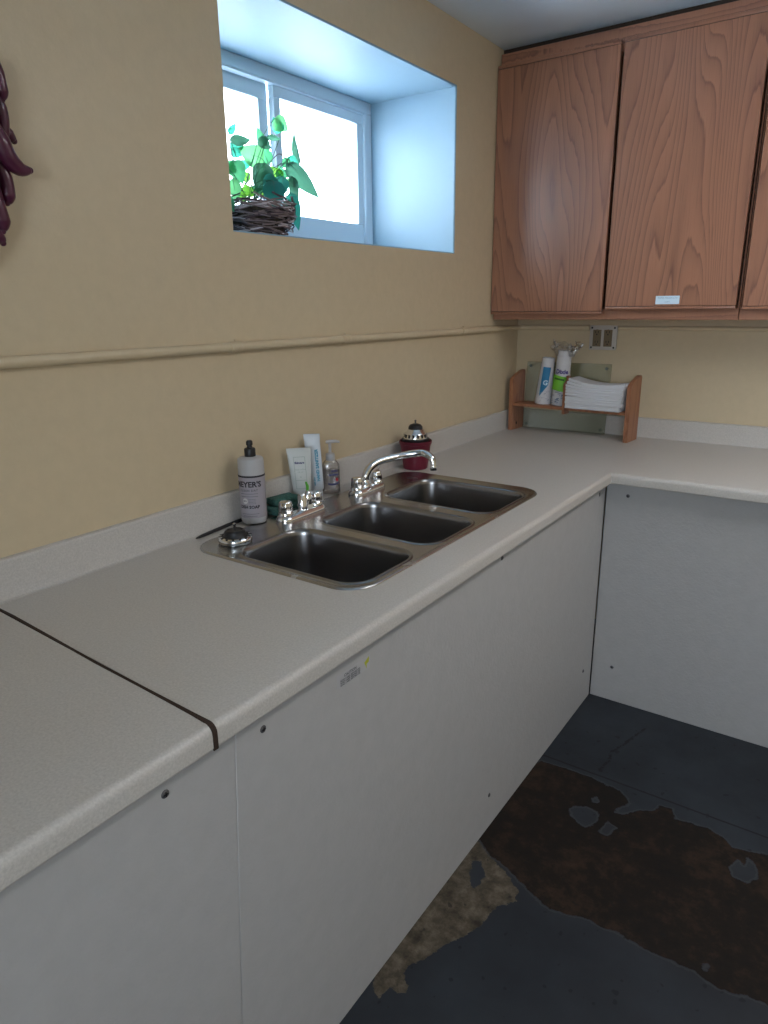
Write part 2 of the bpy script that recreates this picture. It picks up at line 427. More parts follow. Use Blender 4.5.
tag(ct, 'long L-shaped speckled beige countertop around the triple sink and into the corner', 'countertop')
bm = BM(); sweep(bm, splash_profile(), [seam(SEAM), lambda d, z: (d, -d, z), lambda d, z: (2.25, -d, z)])
bmesh.ops.recalc_face_normals(bm, faces=bm.faces); obj('backsplash', bm, COUNTER, ct, True, angle=30)
# dark glue line in the joint, with a wider opening at the rolled front edge
def seamline():
    bm = BM(); top = [(BT+.004, ZT+.0006)]+[(x, ZT+.0006) for x in (.1, .25, .4, .55, .66)]
    for i in range(6):
        a = math.radians(90-90*i/5); top.append((DX-.0134+.014*math.cos(a), ZT-.0134+.014*math.sin(a)))
    top += [(DX+.0006, ZB-.0005)]
    prev = None
    for j, (d, z) in enumerate(top):
        wig = .0035*math.sin(d*11)*max(0, 1-d/.7)
        y = SEAM-.003+.034*(1-d/DX)+wig; w = .0026+.0012*max(0, (d-.55)/.15)
        if d > .69: w = .0044
        cur = [bm.verts.new((d, y-w, z)), bm.verts.new((d, y+w, z)), bm.verts.new((d-.002, y+w, z-.03 if d < .69 else z)), bm.verts.new((d-.002, y-w, z-.03 if d < .69 else z))]
        if prev: bridge(bm, prev, cur)
        prev = cur
    bmesh.ops.recalc_face_normals(bm, faces=bm.faces); return bm
obj('joint_filler', seamline(), SEAMW, ct, False, label='dark brown glue line across the counter joint')
bm = BM(); sweep(bm, P, [left(-4.1), seam(SEAM-.006)]); bmesh.ops.recalc_face_normals(bm, faces=bm.faces)
ct2 = obj('countertop', bm, COUNTER, None, True, angle=30, base=(0, -4.1, ZB))
tag(ct2, 'short beige countertop section nearest the viewer, left of the dark joint', 'countertop')
bm = BM(); sweep(bm, splash_profile(), [left(-4.1), seam(SEAM-.006)]); bmesh.ops.recalc_face_normals(bm, faces=bm.faces)
obj('backsplash', bm, COUNTER, ct2, True, angle=30)

# ------------------------------------------------------------------ base panels with screws
def screw_head(p, n, parent):
    bm = BM(); mx = Vector((0, 0, 1)).rotation_difference(Vector(n)).to_matrix()
    lathe(bm, p, [(.0066, -.001), (.0066, .0008), (.005, .0022), (.002, .0024)], 16, mx)
    for s in (0, 1):
        b = BM(); 
        vs = box(bm, (-.004 if s else -.0008, -.0008 if s else -.004, .002), (.004 if s else .0008, .0008 if s else .004, .0028), mi=1)
        b.free()
        for v in vs: v.co = Vector(p)+mx @ v.co
    return obj('screw', bm, [SCREW, BLACK], parent, True)
def panel(label, a, b, screws, n):
    o = thing('base_panel', label, 'panel', ((a[0]+b[0])/2, (a[1]+b[1])/2, 0))
    bm = BM(); box(bm, a, b, .0015, 1)
    for v in bm.verts:
        if abs(v.co.y+2.499) < .006: v.co.y += .018-.069*(ZB-v.co.z)
    obj('board', bm, PANEL, o, True)
    for s in screws: screw_head(s, n, o)
    return o
XN = (1, 0, 0); YN = (0, -1, 0)
def sx(u, v): p = at(u, v, 0, PF); p.x = PF; return p
def sy(u, v): p = at(u, v, 1, PY); p.y = PY; return p
panel('white pebbled base panel under the counter section nearest the viewer', (PF-.012, -4.09, .0), (PF, -2.4962, ZB-.001), [sx(165, 794)], XN)
mp = panel('long white base panel under the sink counter with small warning sticker', (PF-.012, -2.4957, .0), (PF, PY-.006, ZB-.001), [sx(263, 729), sx(489, 795), sx(583, 671), sx(502, 558)], XN)
bp = panel('white base panel under the back counter beside the corner', (PF+.002, PY, .0), (2.23, PY+.012, ZB-.001), [sy(628, 496), sy(612, 667)], YN)
bm = BM(); box(bm, (.0, -4.09, 0), (PF-.013, -4.078, ZB-.001)); obj('end_board', bm, PANEL, bp if False else thing('base_panel', 'white end board closing the counter section nearest the viewer', 'panel', (.33, -4.08, 0)), False)
bm = BM(); box(bm, (2.218, PY+.013, 0), (2.23, 0, ZB-.001)); obj('end_board', bm, PANEL, thing('base_panel', 'white end board closing the right end of the back counter', 'panel', (2.22, -.3, 0)), False)
# sticker
GREYP = mat('grey print', (.14, .14, .15), .6); YEL = mat('yellow green print', (.42, .42, .03), .6)
def onx(c, du, dv, off): return lambda x, y: Vector((PF+off, c.y+x, c.z+y))
c = sx(354, 671.5)
bm = BM(); box(bm, (PF, c.y-.052, c.z-.014), (PF+.0004, c.y+.052, c.z+.014)); s = obj('sticker', bm, mat('grey white sticker', (.44, .44, .45), .5), mp, False, label='white sticker with grey small print and yellow mark')
bm = BM()
text_bm(bm, 'CAUTION', .0085, lambda x, y: Vector((PF+.0008, c.y-.012+x, c.z+.006+y)), bold=.0003)
for i in range(3): text_bm(bm, 'READ LABEL BEFORE USE', .0055, lambda x, y, i=i: Vector((PF+.0008, c.y-.012+x, c.z-.001-.0048*i+y)), bold=.0002)
bmesh.ops.recalc_face_normals(bm, faces=bm.faces); obj('lettering', bm, GREYP, s, False)
bm = BM(); vs = [bm.verts.new((PF+.0008, c.y+.040+x, c.z+y)) for x, y in ((-.008, .004), (.008, .012), (.007, .0), (.0, -.002), (-.001, -.012), (-.004, -.004))]; bm.faces.new(vs)
obj('warning_mark', bm, YEL, s, False, label='yellow warning mark')
# small metal bracket at the top right corner of the long panel
c = sx(601.5, 493); c.y = min(c.y, PY-.03)
bm = BM(); box(bm, (PF, c.y-.022, c.z-.006), (PF+.0012, c.y+.022, c.z+.006), .0006, 1); box(bm, (PF, c.y-.026, c.z-.007), (PF+.002, c.y-.018, c.z+.007), .0006, 1, 1)
obj('corner_bracket', bm, [mat('grey metal tab', (.3, .3, .31), .4, .5), BLACK], mp, True, label='small grey metal tab')

# ------------------------------------------------------------------ triple sink
SX0, SX1, SY0, SY1 = .078, .606, -2.068, -1.088
sk = thing('triple_bowl_sink', 'stainless steel drop-in sink with three bowls in the long countertop', 'sink', ((SX0+SX1)/2, (SY0+SY1)/2, ZT))
bowls = [(.203, .580, -2.036, -1.792), (.203, .580, -1.735, -1.482), (.203, .580, -1.420, -1.150)]
bm = BM()
def ins(b, d, z, r): return rrect(b[0]+d, b[1]-d, b[2]+d, b[3]-d, max(.004, r-d), z)
O = (SX0, SX1, SY0, SY1)
L = [loop(bm, ins(O, d, ZT+z, .075)) for d, z in ((0, .0004), (.001, .0030), (.004, .0044), (.008, .0044), (.012, .0028))]
for a, b in zip(L, L[1:]): bridge(bm, a, b)
fill = [e for e in bm.edges if e.verts[0] in L[-1] and e.verts[1] in L[-1]]
tops = []
for b in bowls:
    l0 = loop(bm, ins(b, -.009, ZT+.0028, .058)); tops.append(l0)
    for i in range(len(l0)): fill.append(bm.edges.new((l0[i], l0[(i+1) % len(l0)])))
r = bmesh.ops.triangle_fill(bm, edges=fill, use_beauty=True, use_dissolve=False)
obj_faces = list(bm.faces)
bmesh.ops.recalc_face_normals(bm, faces=bm.faces)
if sum(f.normal.z for f in bm.faces) < 0: bmesh.ops.reverse_faces(bm, faces=bm.faces)
obj('rim', bm, STEEL, sk, True, angle=60)
for b in bowls:
    bm = BM(); LL = [loop(bm, ins(b, d, ZT+z, .058)) for d, z in ((-.009, .0028), (-.006, .0046), (-.002, .0050), (.001, .0036), (.004, -.002), (.006, -.012), (.014, -.150), (.020, -.172), (.032, -.183), (.055, -.188))]
    for a, c_ in zip(LL, LL[1:]): bridge(bm, a, c_)
    bm.faces.new(LL[-1])
    bmesh.ops.recalc_face_normals(bm, faces=bm.faces)
    bmesh.ops.reverse_faces(bm, faces=bm.faces)
    bo = obj('bowl', bm, SHADESTEEL, sk, True, angle=60)
    bm = BM(); lathe(bm, ((b[0]+b[1])/2, (b[2]+b[3])/2, ZT-.188), [(.055, 0), (.055, .003), (.045, .004), (.040, .001), (.012, .0005)], 32)
    obj('drain', bm, CHROME, bo, True)

# ------------------------------------------------------------------ faucets
def fluted(bm, c, r0, r1, z0, z1, n=40, fl=.07):
    rings = []
    for (r, z) in ((r0*.9, z0), (r0, z0+.003), (r1, z1-.004), (r1*.9, z1-.001), (r1*.5, z1)):
        rings.append([bm.verts.new((c[0]+r*(1+fl*math.cos(8*2*PI*i/n)*(.3 if r < r1*.9 else 1))*math.cos(2*PI*i/n), c[1]+r*(1+fl*math.cos(8*2*PI*i/n))*math.sin(2*PI*i/n), c[2]+z)) for i in range(n)])
    for a, b in zip(rings, rings[1:]): bridge(bm, a, b)
    bm.faces.new(rings[-1]); bm.faces.new(list(reversed(rings[0])))
ZR = ZT+.0028
def faucet(y0, y1, x0, x1, label):
    f = thing('faucet', label, 'faucet', ((x0+x1)/2, (y0+y1)/2, ZR))
    bm = BM(); w = (x1-x0)
    Ls = [loop(bm, [Vector((p.x, p.y, p.z)) for p in rrect(x0+d, x1-d, y0+d, y1-d, w/2-d-.001, ZR+z, 8)]) for d, z in ((0, 0), (0, .008), (.003, .014), (.008, .018), (.013, .0195))]
    for a, b in zip(Ls, Ls[1:]): bridge(bm, a, b)
    bm.faces.new(Ls[-1]); bmesh.ops.recalc_face_normals(bm, faces=bm.faces)
    obj('base_plate', bm, CHROME, f, True, angle=35)
    for yy in (y0+w*.52, y1-w*.52):
        bm = BM(); cc = ((x0+x1)/2, yy, ZR)
        lathe(bm, cc, [(.021, .014), (.021, .024), (.0195, .0265)], 24)
        fluted(bm, cc, .0192, .0175, .0268, .056, fl=.05)
        h = obj('handle', bm, CHROME, f, True, angle=50)
    return f
FX0, FX1 = .108, .162
f1 = faucet(-1.799, -1.618, FX0, FX1, 'chrome two-handle faucet beside the soap bottle, without its spout')
fx = (FX0+FX1)/2; fy = -1.702
bm = BM(); lathe(bm, (fx, fy, ZR), [(.0165, .016), (.0165, .034), (.014, .040), (.0125, .058), (.010, .062)], 24); obj('spout_socket', bm, CHROME, f1, True)
# nozzle with green tip (lies across the stub of the missing spout)
bm = BM(); cy = -1.682
lathe(bm, (fx+.004, cy, ZR), [(.011, .017), (.0135, .019), (.0135, .027), (.012, .029)], 24, mi=1)
lathe(bm, (fx+.004, cy, ZR), [(.012, .029), (.0125, .040), (.0115, .053), (.007, .064), (.003, .069)], 24)
nz = obj('nozzle', bm, [CHROME, mat('cream ring', (.55, .52, .42), .4)], f1, True, label='chrome nozzle with cream ring')
bm = BM(); tube(bm, [(fx+.004, cy, ZR+.065), (fx+.003, cy+.001, ZR+.080), (fx+.001, cy-.003, ZR+.093)], [.004, .0042, .0025], 10)
obj('tip', bm, mat('bright green plastic', (.10, .42, .04), .4), nz, True, label='bright green tip')

f2 = faucet(-1.474, -1.316, FX0, FX1, 'chrome faucet with long curved spout over the middle and right bowls')
b0 = at(365.5, 489, 0, fx); b0.z = ZR
bm = BM()
lathe(bm, b0, [(.0185, .016), (.0185, .026), (.015, .030), (.014, .040)], 24)
path = [b0+Vector((0, 0, .03))]
ends = [(366, 474.5, fx+.001), (370.5, 467, fx+.006), (380, 461, fx+.020), (400, 456, .190), (418, 453, .238), (427, 454.5, .268), (432, 459, .285), (433.5, 466, .291)]
path += [at(u, v, 0, x) for u, v, x in ends]
tube(bm, smoothpts(path, 5), [.0125]*3+[.0118]*3+[.0112]*3, 16)
sp = obj('spout', bm, CHROME, f2, True, angle=60)
e = at(433.5, 466, 0, .291)
bm = BM(); lathe(bm, (e.x, e.y, e.z), [(.0105, -.014), (.012, -.012), (.012, 0), (.0108, .004)], 24); obj('aerator', bm, CHROME, sp, True)
bm = BM(); c = Vector((fx-.004, -1.334, ZR+.054)); tube(bm, [c, c+Vector((-.004, .016, .008)), c+Vector((-.006, .030, .020))], [.005, .004, .003], 10); obj('lever', bm, CHROME, f2, True)

# ------------------------------------------------------------------ strainers
def strainer(o, x, y, z, r, label=None, inv=False):
    bm = BM()
    lathe(bm, (x, y, z), [(r*.80, .0), (r*.97, .003), (r, .009), (r*.97, .014), (r*.9, .018), (r*.80, .0185), (r*.76, .013)], 40)
    n = 14
    ring = obj('ring', bm, CHROME, o, True, angle=60)
    bm = BM()
    for i in range(n):
        a = 2*PI*i/n; d = Vector((math.cos(a), math.sin(a), 0)); t_ = Vector((-d.y, d.x, 0)); c = Vector((x, y, z+.0178))+d*r*.86
        vs = [bm.verts.new(c+d*s*.0045+t_*q*.003+Vector((0, 0, .0012-.0006*s))) for s, q in ((-1, -1), (1, -1), (1, 1), (-1, 1))]
        bm.faces.new(vs)
    obj('slots', bm, BLACK, ring, False)
    bm = BM(); lathe(bm, (x, y, z), [(r*.70, .010), (r*.72, .018), (r*.64, .023), (r*.60, .030), (r*.50, .033), (r*.46, .030), (r*.2, .031)], 32); obj('rubber_stopper', bm, BLACK, o, True, label='black rubber stopper')
    for i in range(6):
        pass
    bm = BM(); lathe(bm, (x, y, z), [(.003, .028), (.003, .044), (.0045, .046), (.0045, .049), (.002, .051)], 16); obj('pin', bm, CHROME, o, True)
p = at(234.5, 541, 2, ZR+.004)
s1 = thing('sink_strainer', 'chrome sink strainer with black stopper on the left corner of the sink rim', 'strainer', (p.x, p.y, ZR))
strainer(s1, p.x, p.y+.004, ZR, .043)

# red cup with second strainer in it
cx, cy = .086, -1.030
RED = mat('dark red plastic', (.13, .009, .026), .42)
cup = thing('red_cup', 'dark red tapered plastic cup standing behind the faucet against the backsplash', 'cup', (cx, cy, ZT))
bm = BM(); lathe(bm, (cx, cy, ZT), [(.041, 0), (.0435, .002), (.0555, .091), (.0585, .092), (.0595, .101), (.0580, .103), (.054, .100), (.052, .088), (.040, .006), (.001, .005)], 40)
obj('body', bm, RED, cup, True, angle=30)
zz = ZT+.099
s2 = thing('sink_strainer', 'perforated chrome sink strainer with black knob sitting in the red cup', 'strainer', (cx, cy, zz))
bm = BM(); lathe(bm, (cx, cy, zz), [(.028, -.03), (.044, -.004), (.050, .004), (.050, .010), (.045, .012)], 36); obj('basket', bm, BLACK, s2, True, label='dark basket of the strainer')
bm = BM(); lathe(bm, (cx, cy, zz), [(.043, .010), (.043, .013), (.0395, .028), (.038, .031), (.033, .035), (.028, .043), (.020, .048)], 36); rg_ = obj('ring', bm, CHROME, s2, True, angle=60)
bm = BM()
for i in range(16):
    a = 2*PI*i/16; d = Vector((math.cos(a), math.sin(a), 0)); t_ = Vector((-d.y, d.x, 0)); c = Vector((cx, cy, zz+.022))+d*.0417
    vs = [bm.verts.new(c+t_*q*.0035+Vector((0, 0, s*.006))-d*(.0006*s)+d*.0008) for s, q in ((-1, -1), (-1, 1), (1, 1), (1, -1))]; bm.faces.new(vs)
obj('slots', bm, BLACK, rg_, False)
bm = BM(); lathe(bm, (cx, cy, zz), [(.026, .045), (.025, .053), (.019, .060), (.010, .063)], 28); obj('knob', bm, BLACK, s2, True, label='black knob')
bm = BM(); lathe(bm, (cx, cy, zz), [(.003, .06), (.003, .072), (.0042, .074), (.002, .077)], 14); obj('pin', bm, SCREW, s2, True)

# ------------------------------------------------------------------ thin black stick behind the sink
bm = BM(); a = Vector((.046, -2.012, ZT+.0050)); b = Vector((.030, -1.87, ZT+.0052)); c = Vector((.0235, -1.78, ZT+.0052))
tube(bm, smoothpts([a, a.lerp(b, .25), b, c], 4), [.0015, .0042, .0048, .005, .005], 10)
st_ = obj('scraper_handle', bm, BLACK, None, True, base=(.04, -1.85, ZT)); tag(st_, 'thin black plastic stick lying along the backsplash behind the soap bottle', 'handle')
# ------------------------------------------------------------------ soap bottle
bx, by, bz = .0645, -1.822, ZT+.0046
LABEL = mat('lavender grey label', (.36, .335, .37), .5); INK = mat('dark ink', (.03, .028, .035), .6); PALEINK = mat('pale ink', (.6, .58, .58), .6)
INK2 = mat('grey ink', (.13, .12, .14), .6)
sb_ = thing('dish_soap_bottle', 'round soap bottle with lavender label and black squirt cap', 'bottle', (bx, by, bz))
R = .0350
bm = BM(); lathe(bm, (bx, by, bz), [(.031, 0), (.0335, .002), (R, .008), (R, .168), (R-.0012, .1765), (R-.004, .179), (.017, .181), (.014, .183)], 48)
obj('body', bm, mat('milky plastic', (.50, .50, .51), .35, trans=.15), sb_, True, angle=35)
bm = BM(); lathe(bm, (bx, by, bz), [(R+.0005, .018), (R+.0005, .132)], 64, caps=False); lb = obj('paper_label', bm, LABEL, sb_, True)
bm = BM(); lathe(bm, (bx, by, bz), [(R+.0009, .130), (R+.0009, .135)], 64, caps=False); obj('band', bm, INK, lb, True)
def cyl(cx_, cy_, r, z0, a0):
    return lambda x, y: Vector((cx_+r*math.cos(a0+x/r), cy_+r*math.sin(a0+x/r), z0+y))
aim = math.atan2(CAM.y-by, CAM.x-bx)
bm = BM()
text_bm(bm, "MEYER'S", .021, cyl(bx, by, R+.0012, bz+.111, aim-.36), bold=.0007)
text_bm(bm, "DISH SOAP", .0115, cyl(bx, by, R+.0012, bz+.049, aim-.32), bold=.0005)
obj('lettering', bm, INK, lb, False)
bm = BM()
text_bm(bm, "CLEAN DAY", .0085, cyl(bx, by, R+.0012, bz+.095, aim-.32), bold=.0002, spacing=1.15)
for i, (w, z) in enumerate(((.05, .086), (.05, .0785), (.05, .030), (.04, .024))):
    f_ = cyl(bx, by, R+.0012, bz+z, aim-.30)
    for j in range(10):
        x0_, x1_ = -w/2+w*j/10, -w/2+w*(j+1)/10; quad(bm, [f_(x0_, -.0006), f_(x1_, -.0006), f_(x1_, .0006), f_(x0_, .0006)])
for i in range(4):
    f_ = cyl(bx, by, R+.0012, bz+.071-.004*i, aim-.08)
    for j in range(4):
        quad(bm, [f_(-.010+.005*j, -.0004), f_(-.005+.005*j, -.0004), f_(-.005+.005*j, .0004), f_(-.010+.005*j, .0004)])
obj('small_print', bm, INK2, lb, False)
f_ = cyl(bx, by, R+.0014, bz+.066, aim-.62)
bm = BM(); bm.faces.new([bm.verts.new(f_(.0078*math.cos(2*PI*i/24), .0078*math.sin(2*PI*i/24))) for i in range(24)]); sl = obj('seal', bm, PALEINK, lb, False, label='pale round seal')
f_ = cyl(bx, by, R+.0017, bz+.066, aim-.62)
bm = BM(); text_bm(bm, 'MRS.', .0055, f_, bold=.0001); obj('seal_lettering', bm, INK2, lb, False)
bm = BM(); lathe(bm, (bx, by, bz), [(.0145, .181), (.0150, .183), (.0150, .201), (.0135, .204), (.008, .205), (.0065, .208), (.0065, .211), (.0088, .213), (.0088, .221), (.006, .225)], 28); obj('squirt_cap', bm, BLACK, sb_, True, angle=35)

# ------------------------------------------------------------------ tubes and sanitizer bottle
def tube_bottle(name, label, x, y, z, w0, w1, h, thick, face, lean, capc, bodym):
    """squeeze tube standing on its cap: round at the bottom, flat crimped at the top"""
    t = thing(name, label, 'tube', (x, y, z))
    ax = Vector((math.cos(face), math.sin(face), 0)); sd = Vector((-ax.y, ax.x, 0)); up = (Vector((0, 0, 1))+lean).normalized(); nrm = ax
    def ringpts(w, th, hh, n=32):
        return [Vector((x, y, z))+up*hh+sd*(w*math.cos(2*PI*i/n))+nrm*(th*math.sin(2*PI*i/n)) for i in range(n)]
    bm = BM(); rr = [loop(bm, ringpts(w0*(.8 if j else .78), thick*(.8 if j else .78), hh)) for j, hh in enumerate((0, .018))]
    bridge(bm, *rr); bm.faces.new(rr[0]); bm.faces.new(rr[1]); bmesh.ops.recalc_face_normals(bm, faces=bm.faces)
    obj('cap', bm, capc, t, True, angle=35)
    bm = BM(); prof = [(w0*.8, thick*.8, .018), (w0, thick, .024), (w0*.4+w1*.6, thick*.7, h*.6), (w1*.97, thick*.25, h*.88), (w1, .0012, h*.93), (w1, .001, h)]
    rr = [loop(bm, ringpts(*q)) for q in prof]
    for a, b in zip(rr, rr[1:]): bridge(bm, a, b)
    bm.faces.new(rr[0]); bm.faces.new(rr[-1]); bmesh.ops.recalc_face_normals(bm, faces=bm.faces)
    body = obj('body', bm, bodym, t, True, angle=50)
    def onface(hc, uc=0, rot=False):
        def f(px, py):
            if rot: px, py = -py, px
            hh = hc+py; s = px+uc
            # follow the front of the ellipse at this height
            for (wa, ta, ha), (wb, tb, hb) in zip(prof, prof[1:]):
                if ha <= hh <= hb:
                    q = (hh-ha)/(hb-ha); w = wa+(wb-wa)*q; th = ta+(tb-ta)*q; break
            else: w, th = w1, .001
            e_ = math.sqrt(max(0, 1-min(1, abs(s)/w)**2))
            return Vector((x, y, z))+up*hh+sd*s+nrm*(th*e_+.0010)
        return f
    return t, body, onface
WT = mat('pale cream plastic', (.56, .59, .58), .35); WT2 = mat('white tube plastic', (.58, .64, .70), .35)
BL = mat('blue print', (.05, .28, .42), .5); NAVY = mat('navy print', (.05, .055, .16), .5); GRN = mat('grey green print', (.25, .34, .30), .5)
def frame_lines(bm, f, u0, u1, v0, v1, w, n=8):
    for (a, b, c_, d) in ((u0, v0, u1, v0), (u0, v1, u1, v1), (u0, v0, u0, v1), (u1, v0, u1, v1)):
        for i in range(n):
            ua, va = a+(c_-a)*i/n, b+(d-b)*i/n; ub, vb = a+(c_-a)*(i+1)/n, b+(d-b)*(i+1)/n
            if a == c_: quad(bm, [f(ua-w, va), f(ua+w, va), f(ub+w, vb), f(ub-w, vb)])
            else: quad(bm, [f(ua, va-w), f(ub, vb-w), f(ub, vb+w), f(ua, va+w)])
t1, b1, F1 = tube_bottle('lotion_tube', 'pale squeeze tube with thin framed label standing behind the spoutless faucet', (.050), -1.602, ZT+.004, .026, .036, .165, .017, aim+.03, Vector((-.05, -.02, 0)), WT, WT)
bm = BM(); text_bm(bm, 'Skincare', .0085, F1(.122, -.002), bold=.0004); obj('lettering', bm, NAVY, b1, False)
bm = BM(); frame_lines(bm, F1(0, 0), -.018, .015, .045, .139, .0005)
text_bm(bm, 'HAND LOTION', .0048, F1(.102, -.002)); text_bm(bm, 'daily care', .0045, F1(.095, -.002))
quad(bm, [F1(.08, -.002)(a, b) for a, b in ((-.002, 0), (0, -.002), (.002, 0), (0, .002))])
frame_lines(bm, F1(0, 0), -.018, .015, .070, .0701, .0004); obj('label_frame', bm, GRN, b1, False)
t2, b2, F2 = tube_bottle('sanitizer_tube', 'tall white tube with blue vertical lettering behind the pale tube', .040, -1.528, ZT+.004, .024, .0245, .196, .016, aim-.10, Vector((-.02, -.05, 0)), WT2, WT2)
bm = BM(); text_bm(bm, 'HAND SANITIZER', .0125, F2(.100, .010, True), bold=.0006); obj('lettering', bm, BL, b2, False); bm = BM(); text_bm(bm, 'with aloe', .007, F2(.050, -.002, True), bold=.0003); obj('lettering', bm, BL, b2, False)
# clear pump bottle
px_, py_, pz_ = .054, -1.474, ZT+.0046
pb = thing('pump_bottle', 'clear pump bottle of hand sanitizer with red and blue label', 'bottle', (px_, py_, pz_))
a0 = aim+.02; ax = Vector((math.cos(a0), math.sin(a0), 0)); sd = Vector((-ax.y, ax.x, 0))
def ell(w, th, hh, n=36, pw=.75):
    P_ = []
    for i in range(n):
        c_, s_ = math.cos(2*PI*i/n), math.sin(2*PI*i/n)
        P_.append(Vector((px_, py_, pz_+hh))+sd*w*math.copysign(abs(c_)**pw, c_)+ax*th*math.copysign(abs(s_)**pw, s_))
    return P_
bm = BM(); pr = [(.026, .017, 0), (.0285, .019, .003), (.0285, .019, .080), (.027, .018, .092), (.020, .015, .102), (.013, .013, .106)]
rr = [loop(bm, ell(*q)) for q in pr]
for a, b in zip(rr, rr[1:]): bridge(bm, a, b)
bm.faces.new(rr[0]); bm.faces.new(rr[-1]); bmesh.ops.recalc_face_normals(bm, faces=bm.faces)
pbb = obj('body', bm, CLEARP, pb, True, angle=40)
bm = BM(); rr = [loop(bm, ell(w-.002, th-.002, h)) for w, th, h in ((.026, .017, .003), (.0285, .019, .006), (.0285, .019, .075))]
for a, b in zip(rr, rr[1:]): bridge(bm, a, b)
bm.faces.new(rr[0]); bm.faces.new(rr[-1]); bmesh.ops.recalc_face_normals(bm, faces=bm.faces)
obj('gel', bm, glassy('clear gel', (.85, .84, .86), .1, .1), pbb, True, label='clear gel inside')
def Fp(u, v, off=.001):
    w, th = .0285, .019; s_ = math.sqrt(max(0, 1-min(1, abs(u)/w)**2.6)); return Vector((px_, py_, pz_+v))+sd*u+ax*(th*s_**.75+off)
bm = BM(); vv = []
n = 10
for i in range(n):
    u0_, u1_ = -.008+.030*i/n, -.008+.030*(i+1)/n; quad(bm, [Fp(u0_, .030), Fp(u1_, .030), Fp(u1_, .078), Fp(u0_, .078)])
fl_ = obj('front_label', bm, glassy('pale label film', (.75, .76, .80), .3, .4), pbb, False, label='pale front label')
bm = BM()
for i in range(8):
    u0_, u1_ = -.012+.034*i/8, -.012+.034*(i+1)/8; g = lambda u: .030+ .004*((u-.003)/.017)**2
    quad(bm, [Fp(u0_, g(u0_)-.002, .0015), Fp(u1_, g(u1_)-.002, .0015), Fp(u1_, g(u1_)+.003, .0015), Fp(u0_, g(u0_)+.003, .0015)])
text_bm(bm, 'sanitizer', .0095, lambda x, y: Fp(.006+x, .062+y, .0016), bold=.0004)
text_bm(bm, 'HAND', .007, lambda x, y: Fp(.009+x, .073+y, .0016), bold=.0005)
obj('lettering', bm, NAVY, fl_, False)
bm = BM(); bm.faces.new([bm.verts.new(Fp(.016+.0045*math.cos(2*PI*i/16), .046+.006*math.sin(2*PI*i/16), .0016)) for i in range(16)]); obj('red_mark', bm, mat('red print', (.35, .02, .03), .5), fl_, False, label='red mark')
bm = BM(); c = (px_, py_, pz_)
lathe(bm, c, [(.014, .104), (.0145, .106), (.0145, .122), (.012, .126), (.006, .127), (.0045, .130), (.0045, .160)], 24)
tube(bm, [Vector(c)+Vector((0, 0, .162))-sd*.012, Vector(c)+Vector((0, 0, .1625)), Vector(c)+Vector((0, 0, .163))+sd*.020, Vector(c)+Vector((0, 0, .160))+sd*.030], [.0045, .006, .0045, .0035], 12)
obj('pump', bm, mat('milky clear plastic', (.52, .52, .53), .3, trans=.3), pb, True)

# ------------------------------------------------------------------ sponges
SPG = speckled('dark green scouring pad', (.045, .13, .11), .5, 160, .95, 1, 220, .004)
def sponge(label, c, sz, rz):
    bm = BM(); mx = Matrix.Translation(c) @ Matrix.Rotation(rz, 4, 'Z')
    box(bm, (-sz[0]/2, -sz[1]/2, 0), (sz[0]/2, sz[1]/2, sz[2]), .006, 3, mx=mx)
    bmesh.ops.subdivide_edges(bm, edges=bm.edges, cuts=2, use_grid_fill=True)
    for v in bm.verts: v.co += Vector((random.uniform(-1, 1), random.uniform(-1, 1), random.uniform(0, 1)))*.0012
    o = obj('sponge', bm, SPG, None, True, base=c, angle=80); tag(o, label, 'sponge', 'green scouring sponges behind the faucet'); return o
sponge('dark green sponge, bottom of the two behind the spoutless faucet', (.0565, -1.708, ZT+.0050), (.058, .115, .018), .06)
sponge('dark green sponge, top of the two behind the spoutless faucet', (.0525, -1.695, ZT+.0250), (.050, .090, .018), -.14)

# ------------------------------------------------------------------ wooden rack and contents
RZ = math.radians(-4.5); ro = Vector((.030, -.132, ZT))
RM = Matrix.Translation(ro) @ Matrix.Rotation(RZ, 4, 'Z')
rack = thing('wooden_rack', 'small reddish wooden counter rack standing in the corner on the countertop', 'rack', ro)
RW, RD, RH = .566, .112, .272
def endpanel(bm, x0, x1, z0=0, zf=.245, zb=RH, y0=0, y1=RD):
    prof = [(y0, z0), (y1, z0), (y1, zb-.006), (y1-.006, zb), (y1-.022, zb-.002), (y0+.03, zf+.006), (y0+.004, zf-.008), (y0, zf-.018)]
    A_ = [bm.verts.new(RM @ Vector((x0, y, z))) for y, z in prof]; B_ = [bm.verts.new(RM @ Vector((x1, y, z))) for y, z in prof]
    bridge(bm, A_, B_); bm.faces.new(A_); bm.faces.new(list(reversed(B_))); bmesh.ops.recalc_face_normals(bm, faces=bm.faces)
bm = BM(); endpanel(bm, 0, .018); ep = obj('end_panel', bm, RACKW, rack, True, angle=25)
bm = BM(); c = RM @ Vector((.0185, .045, .028)); lathe(bm, c, [(.007, 0), (.007, .0006)], 16, Matrix.Rotation(PI/2, 3, 'Y')); obj('knot', bm, DARK, ep, False, label='dark knot')
bm = BM(); endpanel(bm, RW-.018, RW); obj('end_panel', bm, RACKW, rack, True, angle=25)
SZ = .126
bm = BM(); box(bm, (.018, .006, SZ-.013), (RW-.018, RD-.010, SZ), .001, 1, mx=RM); obj('shelf', bm, RACKW, rack, True)
bm = BM(); endpanel(bm, .266, .278, z0=SZ-.030, zf=.238, zb=.262, y0=-.002, y1=.045); obj('divider', bm, RACKW, rack, True, angle=25)
